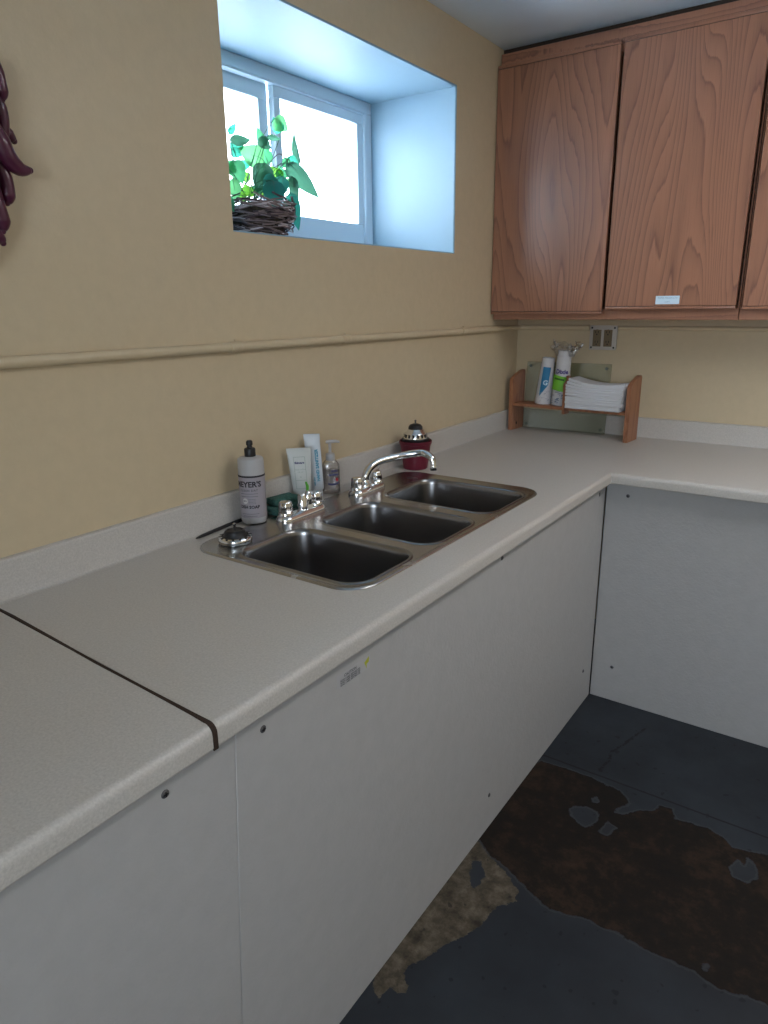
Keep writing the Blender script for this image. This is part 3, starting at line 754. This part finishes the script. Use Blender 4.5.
# glass board leaning behind
bm = BM(); a = Vector((.062, 0, 0)); 
G0, G1, GT = Vector((.060, -.0375, ZT+.006)), Vector((.455, -.0375, ZT+.006)), .308
gm = Matrix.Translation((.060, -.038, ZT+.0008)) @ Matrix.Rotation(math.radians(-5.4), 4, 'X')
box(bm, (0, 0, 0), (.395, .005, GT), .0015, 1, mx=gm)
gb = thing('glass_board', 'greenish glass board leaning on the wall behind the wooden rack', 'board', (.25, -.03, ZT))
obj('board', bm, GREENGLASS, gb, True)
for (u, w) in ((.02, .02), (.375, .02), (.02, .288), (.375, .288)):
    bm = BM(); lathe(bm, gm @ Vector((u, -.003, w)), [(.007, 0), (.007, .002), (.005, .003)], 16, gm.to_3x3() @ Matrix.Rotation(PI/2, 3, 'X')); obj('foot', bm, mat('grey rubber', (.16, .18, .15), .6), gb, True)

# paper cups: nested stacks, rim down
PAPER = mat('white paper', (.60, .60, .62), .6); CUPB = mat('blue print on sleeve', (.015, .17, .34), .5); GREENL = mat('bright green label', (.16, .46, .035), .5); PURP = mat('purple print', (.09, .07, .22), .5)
def cup_stack(label, lx, ly, r0, r1, h, n, lean, film=None):
    b = RM @ Vector((lx, ly, SZ)); o = thing('paper_cup_stack', label, 'cups', b)
    up = Vector((lean[0], lean[1], 1)).normalized(); mx = Vector((0, 0, 1)).rotation_difference(up).to_matrix()
    bm = BM(); prof = [(r0-.003, .0), (r0, .0015)]; z = .002; k_ = n
    for i in range(k_):
        t = (i+1)/(k_+1); r = r0+(r1-r0)*t; zz = h*t
        prof += [(r, zz-.0022), (r+.0012, zz-.0012), (r+.0012, zz+.0008), (r-.0008, zz+.0014)]
    prof += [(r1, h-.002), (r1-.002, h), (r1-.004, h), (r1-.005, h-.004), (.002, h-.004)]
    lathe(bm, b, prof, 36, mx); bo = obj('cups', bm, PAPER, o, True, angle=30)
    def F(ang, hh, off=.0022):
        t = hh/h; r = r0+(r1-r0)*t+off; return b+mx @ Vector((r*math.cos(ang), r*math.sin(ang), hh))
    return o, bo, F, b, mx
aimR = math.atan2(CAM.y+.1, CAM.x-.15)
o1, bo1, Fc, cb1, mx1 = cup_stack('stack of white paper cups in a sleeve with a blue print, left in the rack', .138, .068, .038, .028, .207, 6, (.085, 0))
def patch(bm, F, pts_fn, nu=8, nv=8):
    g = [[bm.verts.new(F(*pts_fn(i/nu, j/nv))) for i in range(nu+1)] for j in range(nv+1)]
    for j in range(nv):
        for i in range(nu): bm.faces.new((g[j][i], g[j][i+1], g[j+1][i+1], g[j+1][i]))
bm = BM(); patch(bm, lambda a, h: Fc(a, h, .0026), lambda i, j: (aimR-.62+(.95+.15*j)*i*(1 if True else 1), max(.035+.055*i, 0)+(.168-(.035+.055*i))*j)); obj('blue_print', bm, CUPB, bo1, True, label='blue printed field')
bm = BM(); text_bm(bm, 'G', .030, lambda x, y: Fc(aimR-.05+x/.036, .098+y, .0034), bold=.0008); obj('lettering', bm, BLUEW, bo1, False)
bm = BM()
rnd = random.Random(3)
for i in range(26):
    a_ = aimR+rnd.uniform(-1.2, 1.2); h_ = rnd.uniform(.01, .06); w_ = rnd.uniform(.05, .16)
    quad(bm, [Fc(a_, h_, .003), Fc(a_+w_, h_+.004, .003), Fc(a_+w_, h_+.008, .003), Fc(a_, h_+.003, .003)])
obj('sleeve_specks', bm, mat('grey print', (.3, .33, .38), .5), bo1, False)
o2, bo2, Fd, cb2, mx2 = cup_stack('taller paper cup stack in crumpled clear bag with green label, by the rack divider', .220, .068, .038, .030, .241, 8, (.05, 0))
bm = BM(); patch(bm, lambda a, h: Fd(a, h, .007), lambda i, j: (aimR-1.25+2.0*i, .072-.012*i+.066*j)); gl_ = obj('green_label', bm, GREENL, bo2, True, label='bright green label')
bm = BM(); 
patch(bm, lambda a, h: Fd(a, h, .0078), lambda i, j: (aimR-.9+1.1*i, .117-.006*i+.008*j), 8, 1); obj('label_print', bm, mat('dark green print', (.03, .12, .01), .6), gl_, False)
bm = BM(); text_bm(bm, 'Dixie', .026, lambda x, y: Fd(aimR-.15+x/.036, .150+y, .0036), bold=.0012, spacing=1.0); obj('lettering', bm, PURP, bo2, False)
bm = BM()
for i in range(30):
    a_ = aimR+rnd.uniform(-1.2, 1.2); h_ = rnd.uniform(.006, .07); w_ = rnd.uniform(.1, .4)
    quad(bm, [Fd(a_, h_, .0038), Fd(a_+w_, h_+.002, .0038), Fd(a_+w_, h_+.006, .0038), Fd(a_, h_+.003, .0038)])
obj('printed_waves', bm, mat('slate print', (.16, .19, .27), .5), bo2, False)
# crumpled open top of the plastic bag
bm = BM(); nA, nH = 40, 9; rings = []
rnd = random.Random(11)
for j in range(nH):
    t = j/(nH-1); ring = []
    for i in range(nA):
        a_ = 2*PI*i/nA; r = .033+.018*t+.010*t*math.sin(5*a_+2*t)+rnd.uniform(-1, 1)*.008*t
        ring.append(bm.verts.new(cb2+mx2 @ Vector((r*math.cos(a_)*1.25, r*math.sin(a_)*.55, .215+.055*t+.012*t*math.sin(3*a_)+rnd.uniform(-1, 1)*.006*t))))
    rings.append(ring)
for a_, b_ in zip(rings, rings[1:]): bridge(bm, a_, b_)
obj('plastic_bag', bm, FILM, bo2, False, label='crumpled clear plastic bag top')

# folded paper towels
tw = RM @ Vector((.40, .055, SZ)); TWL = mat('white paper towel', (.60, .615, .65), .8)
tt = thing('paper_towel_stack', 'stack of folded white paper towels on the right of the rack', 'paper towels', tw)
nL = 11
rnd = random.Random(5)
for li in range(nL):
    bm = BM(); z0 = SZ+.0005+li*.0106; th = .0104
    sh = rnd.uniform(-.002, .002); x0, x1 = .283+rnd.uniform(0, .002)+(.0 if li < 9 else .005*(li-8)), .520+rnd.uniform(-.003, .003)+.014-(.01 if li < 2 else 0)+.003*min(4, max(0, li-6)); x1 = min(x1, .546)
    y0, y1 = -.016+sh, .094
    NX = 20; topv, botv = [], []
    def sag(s): return -.010*(li/nL)**2*math.sin(PI*min(1, max(0, s)))*1.2+(.016*(li/nL)**2*(1-s)**3 if li > 4 else 0)
    prof = []
    for i in range(NX+1):
        s = i/NX; x = x0+(x1-x0)*s; dz = sag(s)
        e_ = .003*(math.sin(PI*min(1, s*10)/2))
        prof.append((x, z0+dz, z0+dz+th))
    ys_ = [y0, y0+.0015, y1-.0015, y1]
    rows = []
    for (yy, k0) in zip(ys_, (.3, 0, 0, .3)):
        up_ = [bm.verts.new(RM @ Vector((x, yy, b_-(b_-a_)*k0))) for x, a_, b_ in prof]; dn_ = [bm.verts.new(RM @ Vector((x, yy, a_+(b_-a_)*k0))) for x, a_, b_ in prof]
        rows.append(up_+list(reversed(dn_)))
    for a_, b_ in zip(rows, rows[1:]): bridge(bm, a_, b_)
    bm.faces.new(rows[0]); bm.faces.new(list(reversed(rows[-1]))); bmesh.ops.recalc_face_normals(bm, faces=bm.faces)
    obj('towel', bm, TWL, tt, True, angle=50)

# ------------------------------------------------------------------ outlet
OX0, OX1, OZ0, OZ1 = .352, .470, 1.279, 1.382
IV = mat('worn ivory plate', (.48, .45, .41), .5); TAN = mat('tan receptacle', (.17, .13, .075), .5)
ou = thing('electrical_outlet', 'worn double electrical outlet on the back wall below the cabinets', 'outlet', (.41, 0, OZ0))
bm = BM(); box(bm, (OX0+.004, -.020, OZ0+.004), (OX1-.004, -.0002, OZ1-.004), .002, 1); obj('junction_box', bm, IV, ou, True)
bm = BM(); box(bm, (OX0, -.025, OZ0), (OX1, -.020, OZ1), .0018, 2); pl = obj('cover_plate', bm, IV, ou, True)
for cxx in (OX0+.033, OX1-.037):
    bm = BM(); box(bm, (cxx-.018, -.0265, OZ0+.014), (cxx+.018, -.024, OZ1-.018), .001, 1)
    rc = obj('receptacle', bm, TAN, ou, True)
    for zc_ in (OZ0+.030, OZ1-.032):
        bm = BM(); lathe(bm, (cxx, -.0262, zc_), [(.0155, 0), (.0155, .0016), (.013, .002)], 20, Matrix.Rotation(PI/2, 3, 'X')); fc = obj('socket', bm, TAN, rc, True)
        bm = BM(); box(bm, (cxx-.007, -.0288, zc_), (cxx-.0045, -.0282, zc_+.009)); box(bm, (cxx+.0045, -.0288, zc_), (cxx+.007, -.0282, zc_+.009)); lathe(bm, (cxx, -.0282, zc_-.006), [(.0028, 0), (.0028, .0006)], 12, Matrix.Rotation(PI/2, 3, 'X'))
        obj('slots', bm, BLACK, fc, False)
for sx_, sz_ in ((OX0+.010, OZ1-.010), (OX1-.010, OZ1-.010), (OX0+.010, OZ0+.010), (OX1-.010, OZ0+.010)):
    bm = BM(); lathe(bm, (sx_, -.025, sz_), [(.0042, 0), (.0042, .001), (.003, .0016)], 12, Matrix.Rotation(PI/2, 3, 'X')); obj('screw', bm, BLACK, ou, True)

# ------------------------------------------------------------------ conduit
PZ = 1.3715
cn = thing('conduit_pipe', 'thin wall-coloured conduit running along both walls above the counter', 'pipe', (0, -2, PZ))
def pz(y): return PZ+.0045*(-y)
bm = BM(); tube(bm, [(.0135, -4.9, pz(-4.9)), (.0135, -3, pz(-3)), (.0135, -1.5, pz(-1.5)), (.0135, -.06, PZ), (.018, -.035, PZ), (.034, -.018, PZ), (.06, -.0135, PZ), (.348, -.0135, PZ)], .012, 14); obj('pipe', bm, WALL, cn, True, angle=60)
bm = BM(); tube(bm, [(.472, -.0105, PZ), (1.4, -.0105, PZ), (3.2, -.0105, PZ)], .009, 12); obj('pipe', bm, WALL, cn, True, angle=60)
for u, v in ((235, 347), (345, 340), (463, 333)):
    y = at(u, v, 0, .0135).y
    bm = BM(); lathe(bm, (.0145, y, pz(y)), [(.0125, -.018), (.0135, -.016), (.0135, -.003), (.0128, 0), (.0135, .003), (.0135, .016), (.0125, .018)], 16, Matrix.Rotation(PI/2, 3, 'X')); cp = obj('coupling', bm, WALL, cn, True, angle=50)
    bm = BM(); lathe(bm, (.0145, y, pz(y)+.013), [(.003, 0), (.003, .006), (.002, .007)], 10); obj('set_screw', bm, WALL, cp, True)

# ------------------------------------------------------------------ wall cabinets
CY = -.2963; DT = .020; FY = CY+DT+.0045
def cabinet(x0, x1, label, doors, tagbox=None):
    o = thing('wall_cabinet', label, 'cabinet', ((x0+x1)/2, -.14, 1.408))
    bm = BM(); z0, z1 = 1.412, 2.416
    box(bm, (x0+.001, FY+.019+.06*(x0 > .5), z0+.018), (x0+.016, -.001, z1), .0005, 1); box(bm, (x1-.016, FY+.019+.06*(x1 < 1), z0+.018), (x1-.001, -.001, z1), .0005, 1)
    box(bm, (x0+.016, FY+.019, z0+.018), (x1-.016, -.001, z0+.032)); box(bm, (x0+.016, FY+.019, z1-.014), (x1-.016, -.001, z1)); box(bm, (x0+.016, -.006, z0+.032), (x1-.016, -.001, z1-.014))
    obj('body', bm, OAKF, o, False)
    bm = BM(); ring_box(bm, lambda u, d, z: (u, FY+d, z), x0+.001, x1-.001, z0, z1, .005, .005, .040, .080, 0, .019, .001)
    obj('face_frame', bm, OAKF, o, True)
    for (a, b, za, zb, mt, lab) in doors:
        bm = BM(); box(bm, (a, CY, za+.011), (b, CY+DT, zb-.014), .0012, 1)
        d = obj('door', bm, mt, o, True)
        for (q0, q1, g0, g1) in ((za, za+.0095, za+.0096, za+.0109), (zb-.0125, zb, zb-.0139, zb-.0126)):
            bm = BM(); box(bm, (a, CY-.0005, q0), (b, CY+DT, q1), .002, 2); obj('edge_strip', bm, OAKF, d, True)
            bm = BM(); box(bm, (a+.001, CY+.002, g0), (b-.001, CY+DT, g1)); obj('groove', bm, DARK, d, False)
        if lab:
            p0, p1 = at(656, 296, 1, CY), at(679, 304, 1, CY)
            bm = BM(); box(bm, (p0.x, CY-.0006, p1.z), (p1.x, CY-.0001, p0.z)); lb_ = obj('paper_label', bm, BLUEW, d, False, label='small bluish white paper label')
            mx_, mz_ = (p0.x+p1.x)/2, (p0.z+p1.z)/2
            bm = BM(); text_bm(bm, 'PAPER PRODUCTS', .0085, lambda x, y: Vector((mx_+x, CY-.0009, mz_+.007+y))); obj('lettering', bm, mat('faint blue print', (.22, .38, .48), .6), lb_, False); bm = BM(); text_bm(bm, 'CUPS', .0075, lambda x, y: Vector((mx_+x, CY-.0009, mz_-.007+y)))
            obj('lettering', bm, mat('faint blue print', (.22, .38, .48), .6), lb_, False)
    return o
cabinet(0.004, .972, 'dark oak wall cabinet in the corner with white paper label on its right door', [(.004, .4835, 1.4345, 2.371, OAK[0], False), (.4965, .9615, 1.4515, 2.373, OAK[1], True)])
cabinet(.9725, 1.94, 'dark oak wall cabinet cut off by the right edge of the photo', [(.983, 1.450, 1.449, 2.373, OAK[2], False), (1.464, 1.93, 1.449, 2.373, OAK[3], False)])
bm = BM(); box(bm, (.0, FY+.03, 2.417), (1.94, -.001, CZ-.001)); struct('gap_shade_1', bm, DARK)  # dark box standing in for the shadow between cabinets and ceiling

# ------------------------------------------------------------------ plant in twig basket on the sill
bc = Vector((-.150, -1.545, WZ0)); 
pt_ = thing('potted_plant', 'leafy green vine in a twig basket on the deep window sill', 'plant', bc)
TW = [mat('grey brown twig', (.20, .155, .155), .8), mat('pale twig', (.50, .45, .48), .8), mat('dark twig', (.07, .05, .06), .8)]
bm = BM(); rnd = random.Random(2)
for i in range(190):
    t = rnd.random(); a0 = rnd.uniform(0, 2*PI); span = rnd.uniform(.7, 1.8); tilt = rnd.uniform(-.022, .022); pts = []
    rb = .086+.034*math.sin(t*PI*.62); z0_ = .006+.088*t
    for j in range(7):
        a_ = a0+span*(j/6-.5); rr_ = rb+rnd.uniform(-.004, .006)+(.012*(j/6)**3 if rnd.random() < .4 else 0)
        zz = z0_+tilt*(j/6-.5)*2+rnd.uniform(-.002, .002); zz = max(.005, zz)
        pts.append(bc+Vector((rr_*math.cos(a_), rr_*math.sin(a_), zz)))
    tube(bm, smoothpts(pts, 2), [rnd.uniform(.002, .0036), .0016], 5, mi=rnd.choice((0, 0, 1, 2)))
bk = obj('twig_basket', bm, TW, pt_, True, angle=80, label='rough basket of woven grey twigs')
bm = BM(); lathe(bm, bc, [(.074, .004), (.102, .03), (.108, .078), (.05, .088)], 24); obj('moss', bm, speckled('dry moss', (.05, .04, .03), .6, 80, .95, 1, 90, .004), pt_, True)
def leafmat(name, a, b):
    m = mat(name, a, .38); t = NT(m); t.base(t.mix(t.noise(t.coord(), 40, 3, .6), a, b))
    o_ = t.t.nodes['Material Output']; mx_ = t.n('ShaderNodeMixShader'); tr = t.n('ShaderNodeBsdfTranslucent'); tr.inputs[0].default_value = (a[0]*1.6+.02, min(1, a[1]*1.7), a[2]*1.3, 1)
    mx_.inputs[0].default_value = .38; t.l(t.b.outputs[0], mx_.inputs[1]); t.l(tr.outputs[0], mx_.inputs[2]); t.l(mx_.outputs[0], o_.inputs[0]); return m
LM = {'g': leafmat('mid green leaf', (.06, .30, .17), (.12, .40, .22)), 't': leafmat('teal leaf', (.012, .17, .16), (.03, .24, .20)), 'l': leafmat('light green leaf', (.11, .38, .19), (.2, .48, .27)), 'y': leafmat('yellow green leaf', (.13, .38, .06), (.22, .46, .1)), 'd': leafmat('grey green leaf', (.035, .14, .11), (.07, .22, .16)), 'b': leafmat('bright teal leaf', (.04, .34, .29), (.1, .42, .35))}
def leaf(bu, bv, tu, tv, wpx, mt, dx=0.0, dt=0.0, bend=.0, cup=.3):
    a = at(bu, bv, 0, bc.x+dx); b = at(tu, tv, 0, bc.x+dx+dt); sc = .00235; w = wpx*sc*.60
    ax_ = b-a; Ln = ax_.length; ax_.normalize(); view = (CAM-a).normalized(); sd_ = ax_.cross(view).normalized(); nn = sd_.cross(ax_).normalized()
    bm = BM(); rows = []; N = 12
    for i in range(N+1):
        s = i/N; sh = math.sin(PI*min(1, s**.62))**.85 if 0 < s < 1 else 0
        if s < .08: sh *= .8
        cpos = a+ax_*(Ln*s)+nn*(bend*math.sin(PI*s))+sd_*(bend*.7*math.sin(PI*s))
        rows.append([bm.verts.new(cpos+sd_*(w*sh*q)+nn*(-cup*w*sh*(1-abs(q))+.0008*math.sin(i*2+q*3))) for q in (-1, -.6, 0, .6, 1)])
    for A_, B_ in zip(rows, rows[1:]):
        for q in range(4): bm.faces.new((A_[q], A_[q+1], B_[q+1], B_[q]))
    bmesh.ops.remove_doubles(bm, verts=bm.verts, dist=1e-5)
    lf = obj('leaf', bm, LM[mt], pt_, True, angle=80)
    root = bc+Vector((rndl.uniform(-.03, .03), rndl.uniform(-.05, .05), .07))
    bm = BM(); m_ = (a+root)/2+Vector((rndl.uniform(-.01, .01), rndl.uniform(-.015, .015), .02))
    tube(bm, smoothpts([root, m_, a, a+ax_*Ln*.5], 4), [.0016, .0012, .0012, .0005], 5); obj('stem', bm, LM['d'], lf, True)
rndl = random.Random(9)
for L_ in [(229, 134, 236, 123, 7, 'b', .0), (230, 139, 251, 140, 10, 'd', .01, .0, .004), (238, 152, 234, 137, 14, 'b', -.02), (264, 147, 257, 127, 9, 'g', .0), (259, 138, 271, 149, 12, 'd', .01),
           (264, 161, 238, 148, 22, 'l', -.02, .01), (268, 166, 259, 139, 16, 'g', -.03), (274, 119, 288, 131, 17, 'l', -.03, 0, .0, .15), (281, 133, 273, 117, 13, 'b', -.04), (267, 137, 281, 139, 6, 'd', .0), (299, 165, 294, 131, 8, 'd', -.02, 0, -.008),
           (288, 157, 299, 166, 10, 'b', -.02), (286, 163, 319, 198, 19, 'd', .01, .02), (272, 180, 277, 211, 22, 't', .06, .03), (263, 180, 281, 186, 16, 't', .05), (283, 176, 278, 200, 16, 't', .055), (266, 163, 257, 193, 22, 'd', .02), (264, 170, 266, 194, 18, 'g', .01),
           (233, 160, 243, 184, 18, 'g', .03), (233, 178, 237, 203, 13, 'l', .04), (280, 181, 270, 166, 16, 'y', -.02), (285, 170, 276, 178, 14, 'g', -.01), (290, 192, 299, 231, 15, 't', .04, .03), (287, 199, 294, 222, 13, 't', .05), (292, 176, 297, 207, 11, 'd', .03), (289, 158, 283, 168, 10, 'g', .0),
           (240, 190, 252, 195, 9, 'y', .02), (255, 196, 243, 184, 9, 'y', .0), (262, 193, 252, 186, 9, 'g', .01), (246, 200, 238, 192, 8, 'y', .03), (270, 186, 262, 196, 10, 'y', -.01), (250, 180, 240, 172, 10, 'y', -.03), (292, 186, 287, 178, 10, 'l', .01),
           (231, 150, 242, 156, 10, 'b', -.01), (249, 168, 240, 160, 10, 'b', -.04), (225, 165, 236, 172, 14, 'g', .02), (226, 195, 234, 212, 10, 'g', .05)]:
    leaf(*L_)
bm = BM(); tube(bm, smoothpts([at(262, 172, 0, -.15), at(270, 162, 0, -.15), at(279, 154, 0, -.15), at(286, 159, 0, -.15), at(289, 166, 0, -.15)], 4), .0014, 6); obj('vine_stem', bm, TW[0], pt_, True)
bm = BM(); tube(bm, smoothpts([at(290, 195, 0, -.12), at(300, 199, 0, -.12), at(306, 201, 0, -.12)], 4), [.0007, .0007, .0022], 6); obj('vine_stem', bm, TW[0], pt_, True)

# ------------------------------------------------------------------ hanging string of ceramic peppers
PEP = mat('dark wine glazed ceramic', (.075, .012, .038), .32, coat=.3)
ys0 = at(-14, 150, 0, .02).y
ri = thing('pepper_string', 'hanging string of glossy dark wine peppers on the left wall, cut by the photo edge', 'wall decoration', (0, ys0, 1.76))
bm = BM(); tube(bm, [(.012, ys0, 2.05), (.014, ys0, 1.8), (.014, ys0, 1.62)], .004, 8); lathe(bm, (.0, ys0, 2.05), [(.004, 0), (.004, .02), (.008, .022)], 12, Matrix.Rotation(PI/2, 3, 'Y')); obj('cord', bm, mat('straw cord', (.25, .18, .08), .9), ri, True)
for (pts, rr_, dx) in [([(-8, 52), (-3, 72), (2, 92), (3, 100)], [.006, .012, .011, .004], .035), ([(-6, 92), (0, 108), (3, 122), (4, 140)], [.008, .012, .011, .008], .03), ([(-2, 122), (8, 134), (14, 141)], [.008, .011, .006], .02),
                       ([(-10, 122), (0, 142), (8, 158), (20, 169), (30, 170.5)], [.012, .018, .017, .013, .006], .045), ([(-3, 160), (5, 178), (8, 196), (7, 203)], [.010, .013, .013, .006], .03), ([(-10, 178), (-3, 206), (2, 222), (3, 231)], [.012, .015, .015, .006], .035),
                       ([(-12, 226), (-4, 234), (1, 240), (3, 243)], [.010, .012, .010, .006], .03), ([(-14, 150), (-26, 172), (-44, 184)], [.012, .017, .006], .04), ([(-14, 100), (-26, 120), (-40, 128)], [.012, .016, .006], .04), ([(-14, 190), (-26, 215), (-34, 235)], [.012, .016, .006], .04),
                       ([(-14, 60), (-26, 78), (-36, 84)], [.012, .016, .006], .04), ([(-14, 215), (-16, 245), (-14, 262)], [.012, .016, .006], .04), ([(-16, 80), (-14, 110), (-18, 140)], [.012, .018, .007], .05), ([(-16, 150), (-12, 180), (-16, 205)], [.012, .018, .007], .05)]:
    P_ = smoothpts([at(u, v, 0, dx) for u, v in pts], 5)
    bm = BM(); tube(bm, P_, rr_, 14)
    d0 = (P_[0]-P_[1]).normalized(); d1 = (P_[-1]-P_[-2]).normalized()
    pe = obj('pepper', bm, PEP, ri, True, angle=80)
    bm = BM(); bmesh.ops.create_uvsphere(bm, u_segments=12, v_segments=8, radius=rr_[-1]*.99, matrix=Matrix.Translation(P_[-1])); obj('pepper_tip', bm, PEP, pe, True)
    bm = BM(); tube(bm, [P_[0], P_[0]+d0*.006, Vector((.014, ys0, P_[0].z+.012))], [rr_[0]*.6, .003, .002], 8); obj('stalk', bm, mat('olive stalk', (.06, .06, .03), .6), pe, True)

# ------------------------------------------------------------------ unseen ceiling lamp, added to fill the room with light
LX, LY = 1.95, -1.35
la = thing('fill_lamp', 'added fill lamp with a white diffuser, out of view on the ceiling', 'lamp', (LX, LY, CZ))
bm = BM(); box(bm, (LX-.15, LY-.62, CZ-.05), (LX+.15, LY+.62, CZ-.0005), .006, 2); obj('housing', bm, WHITEP, la, True)
bm = BM(); box(bm, (LX-.135, LY-.60, CZ-.075), (LX+.135, LY+.60, CZ-.0505), .01, 2); obj('diffuser', bm, mat('lit diffuser', (.8, .8, .8), .5, emis=((1.0, .97, .96), 8.5)), la, True)
# ------------------------------------------------------------------ light: overcast sky through the sink window and the added fill window
w = bpy.data.worlds.new('sky'); C.world = w; w.use_nodes = True; t = w.node_tree
bg = t.nodes['Background']; SKY = 13.0
tc = t.nodes.new('ShaderNodeTexCoord'); sp_ = t.nodes.new('ShaderNodeSeparateXYZ'); mr = t.nodes.new('ShaderNodeMapRange'); rp = t.nodes.new('ShaderNodeValToRGB')
mr.inputs[1].default_value = -.3; mr.inputs[2].default_value = .6
t.links.new(tc.outputs['Generated'], sp_.inputs[0]); t.links.new(sp_.outputs[2], mr.inputs[0]); t.links.new(mr.outputs[0], rp.inputs[0])
rp.color_ramp.elements[0].color = (.45, .50, .56, 1); rp.color_ramp.elements[1].color = (.76, .87, 1.0, 1)
t.links.new(rp.outputs[0], bg.inputs[0]); bg.inputs[1].default_value = SKY
def portal(name, loc, rot, sx_, sy_):
    l = bpy.data.lights.new(name, 'AREA'); l.shape = 'RECTANGLE'; l.size = sx_; l.size_y = sy_; l.cycles.is_portal = True
    o = bpy.data.objects.new(name, l); COL.objects.link(o); o.location = loc; o.rotation_euler = rot
portal('window_portal', (-WD-.10, (WY0+WY1)/2, (WZ0+WZ1)/2), (0, -PI/2, 0), WZ1-WZ0, WY1-WY0)
portal('window_portal', ((R2[0]+R2[1])/2, RY-.19, (R2[2]+R2[3])/2), (PI/2, 0, 0), R2[1]-R2[0], R2[3]-R2[2])

vs_ = C.view_settings; vs_.view_transform = 'Standard'; vs_.look = 'None'; vs_.exposure = 1.1; vs_.gamma = 1; vs_.use_curve_mapping = False
C.cycles.use_denoising = True; C.cycles.max_bounces = 14; C.cycles.diffuse_bounces = 8; C.cycles.transparent_max_bounces = 16
C.cycles.sample_clamp_indirect = 8; C.cycles.caustics_reflective = False; C.cycles.caustics_refractive = False
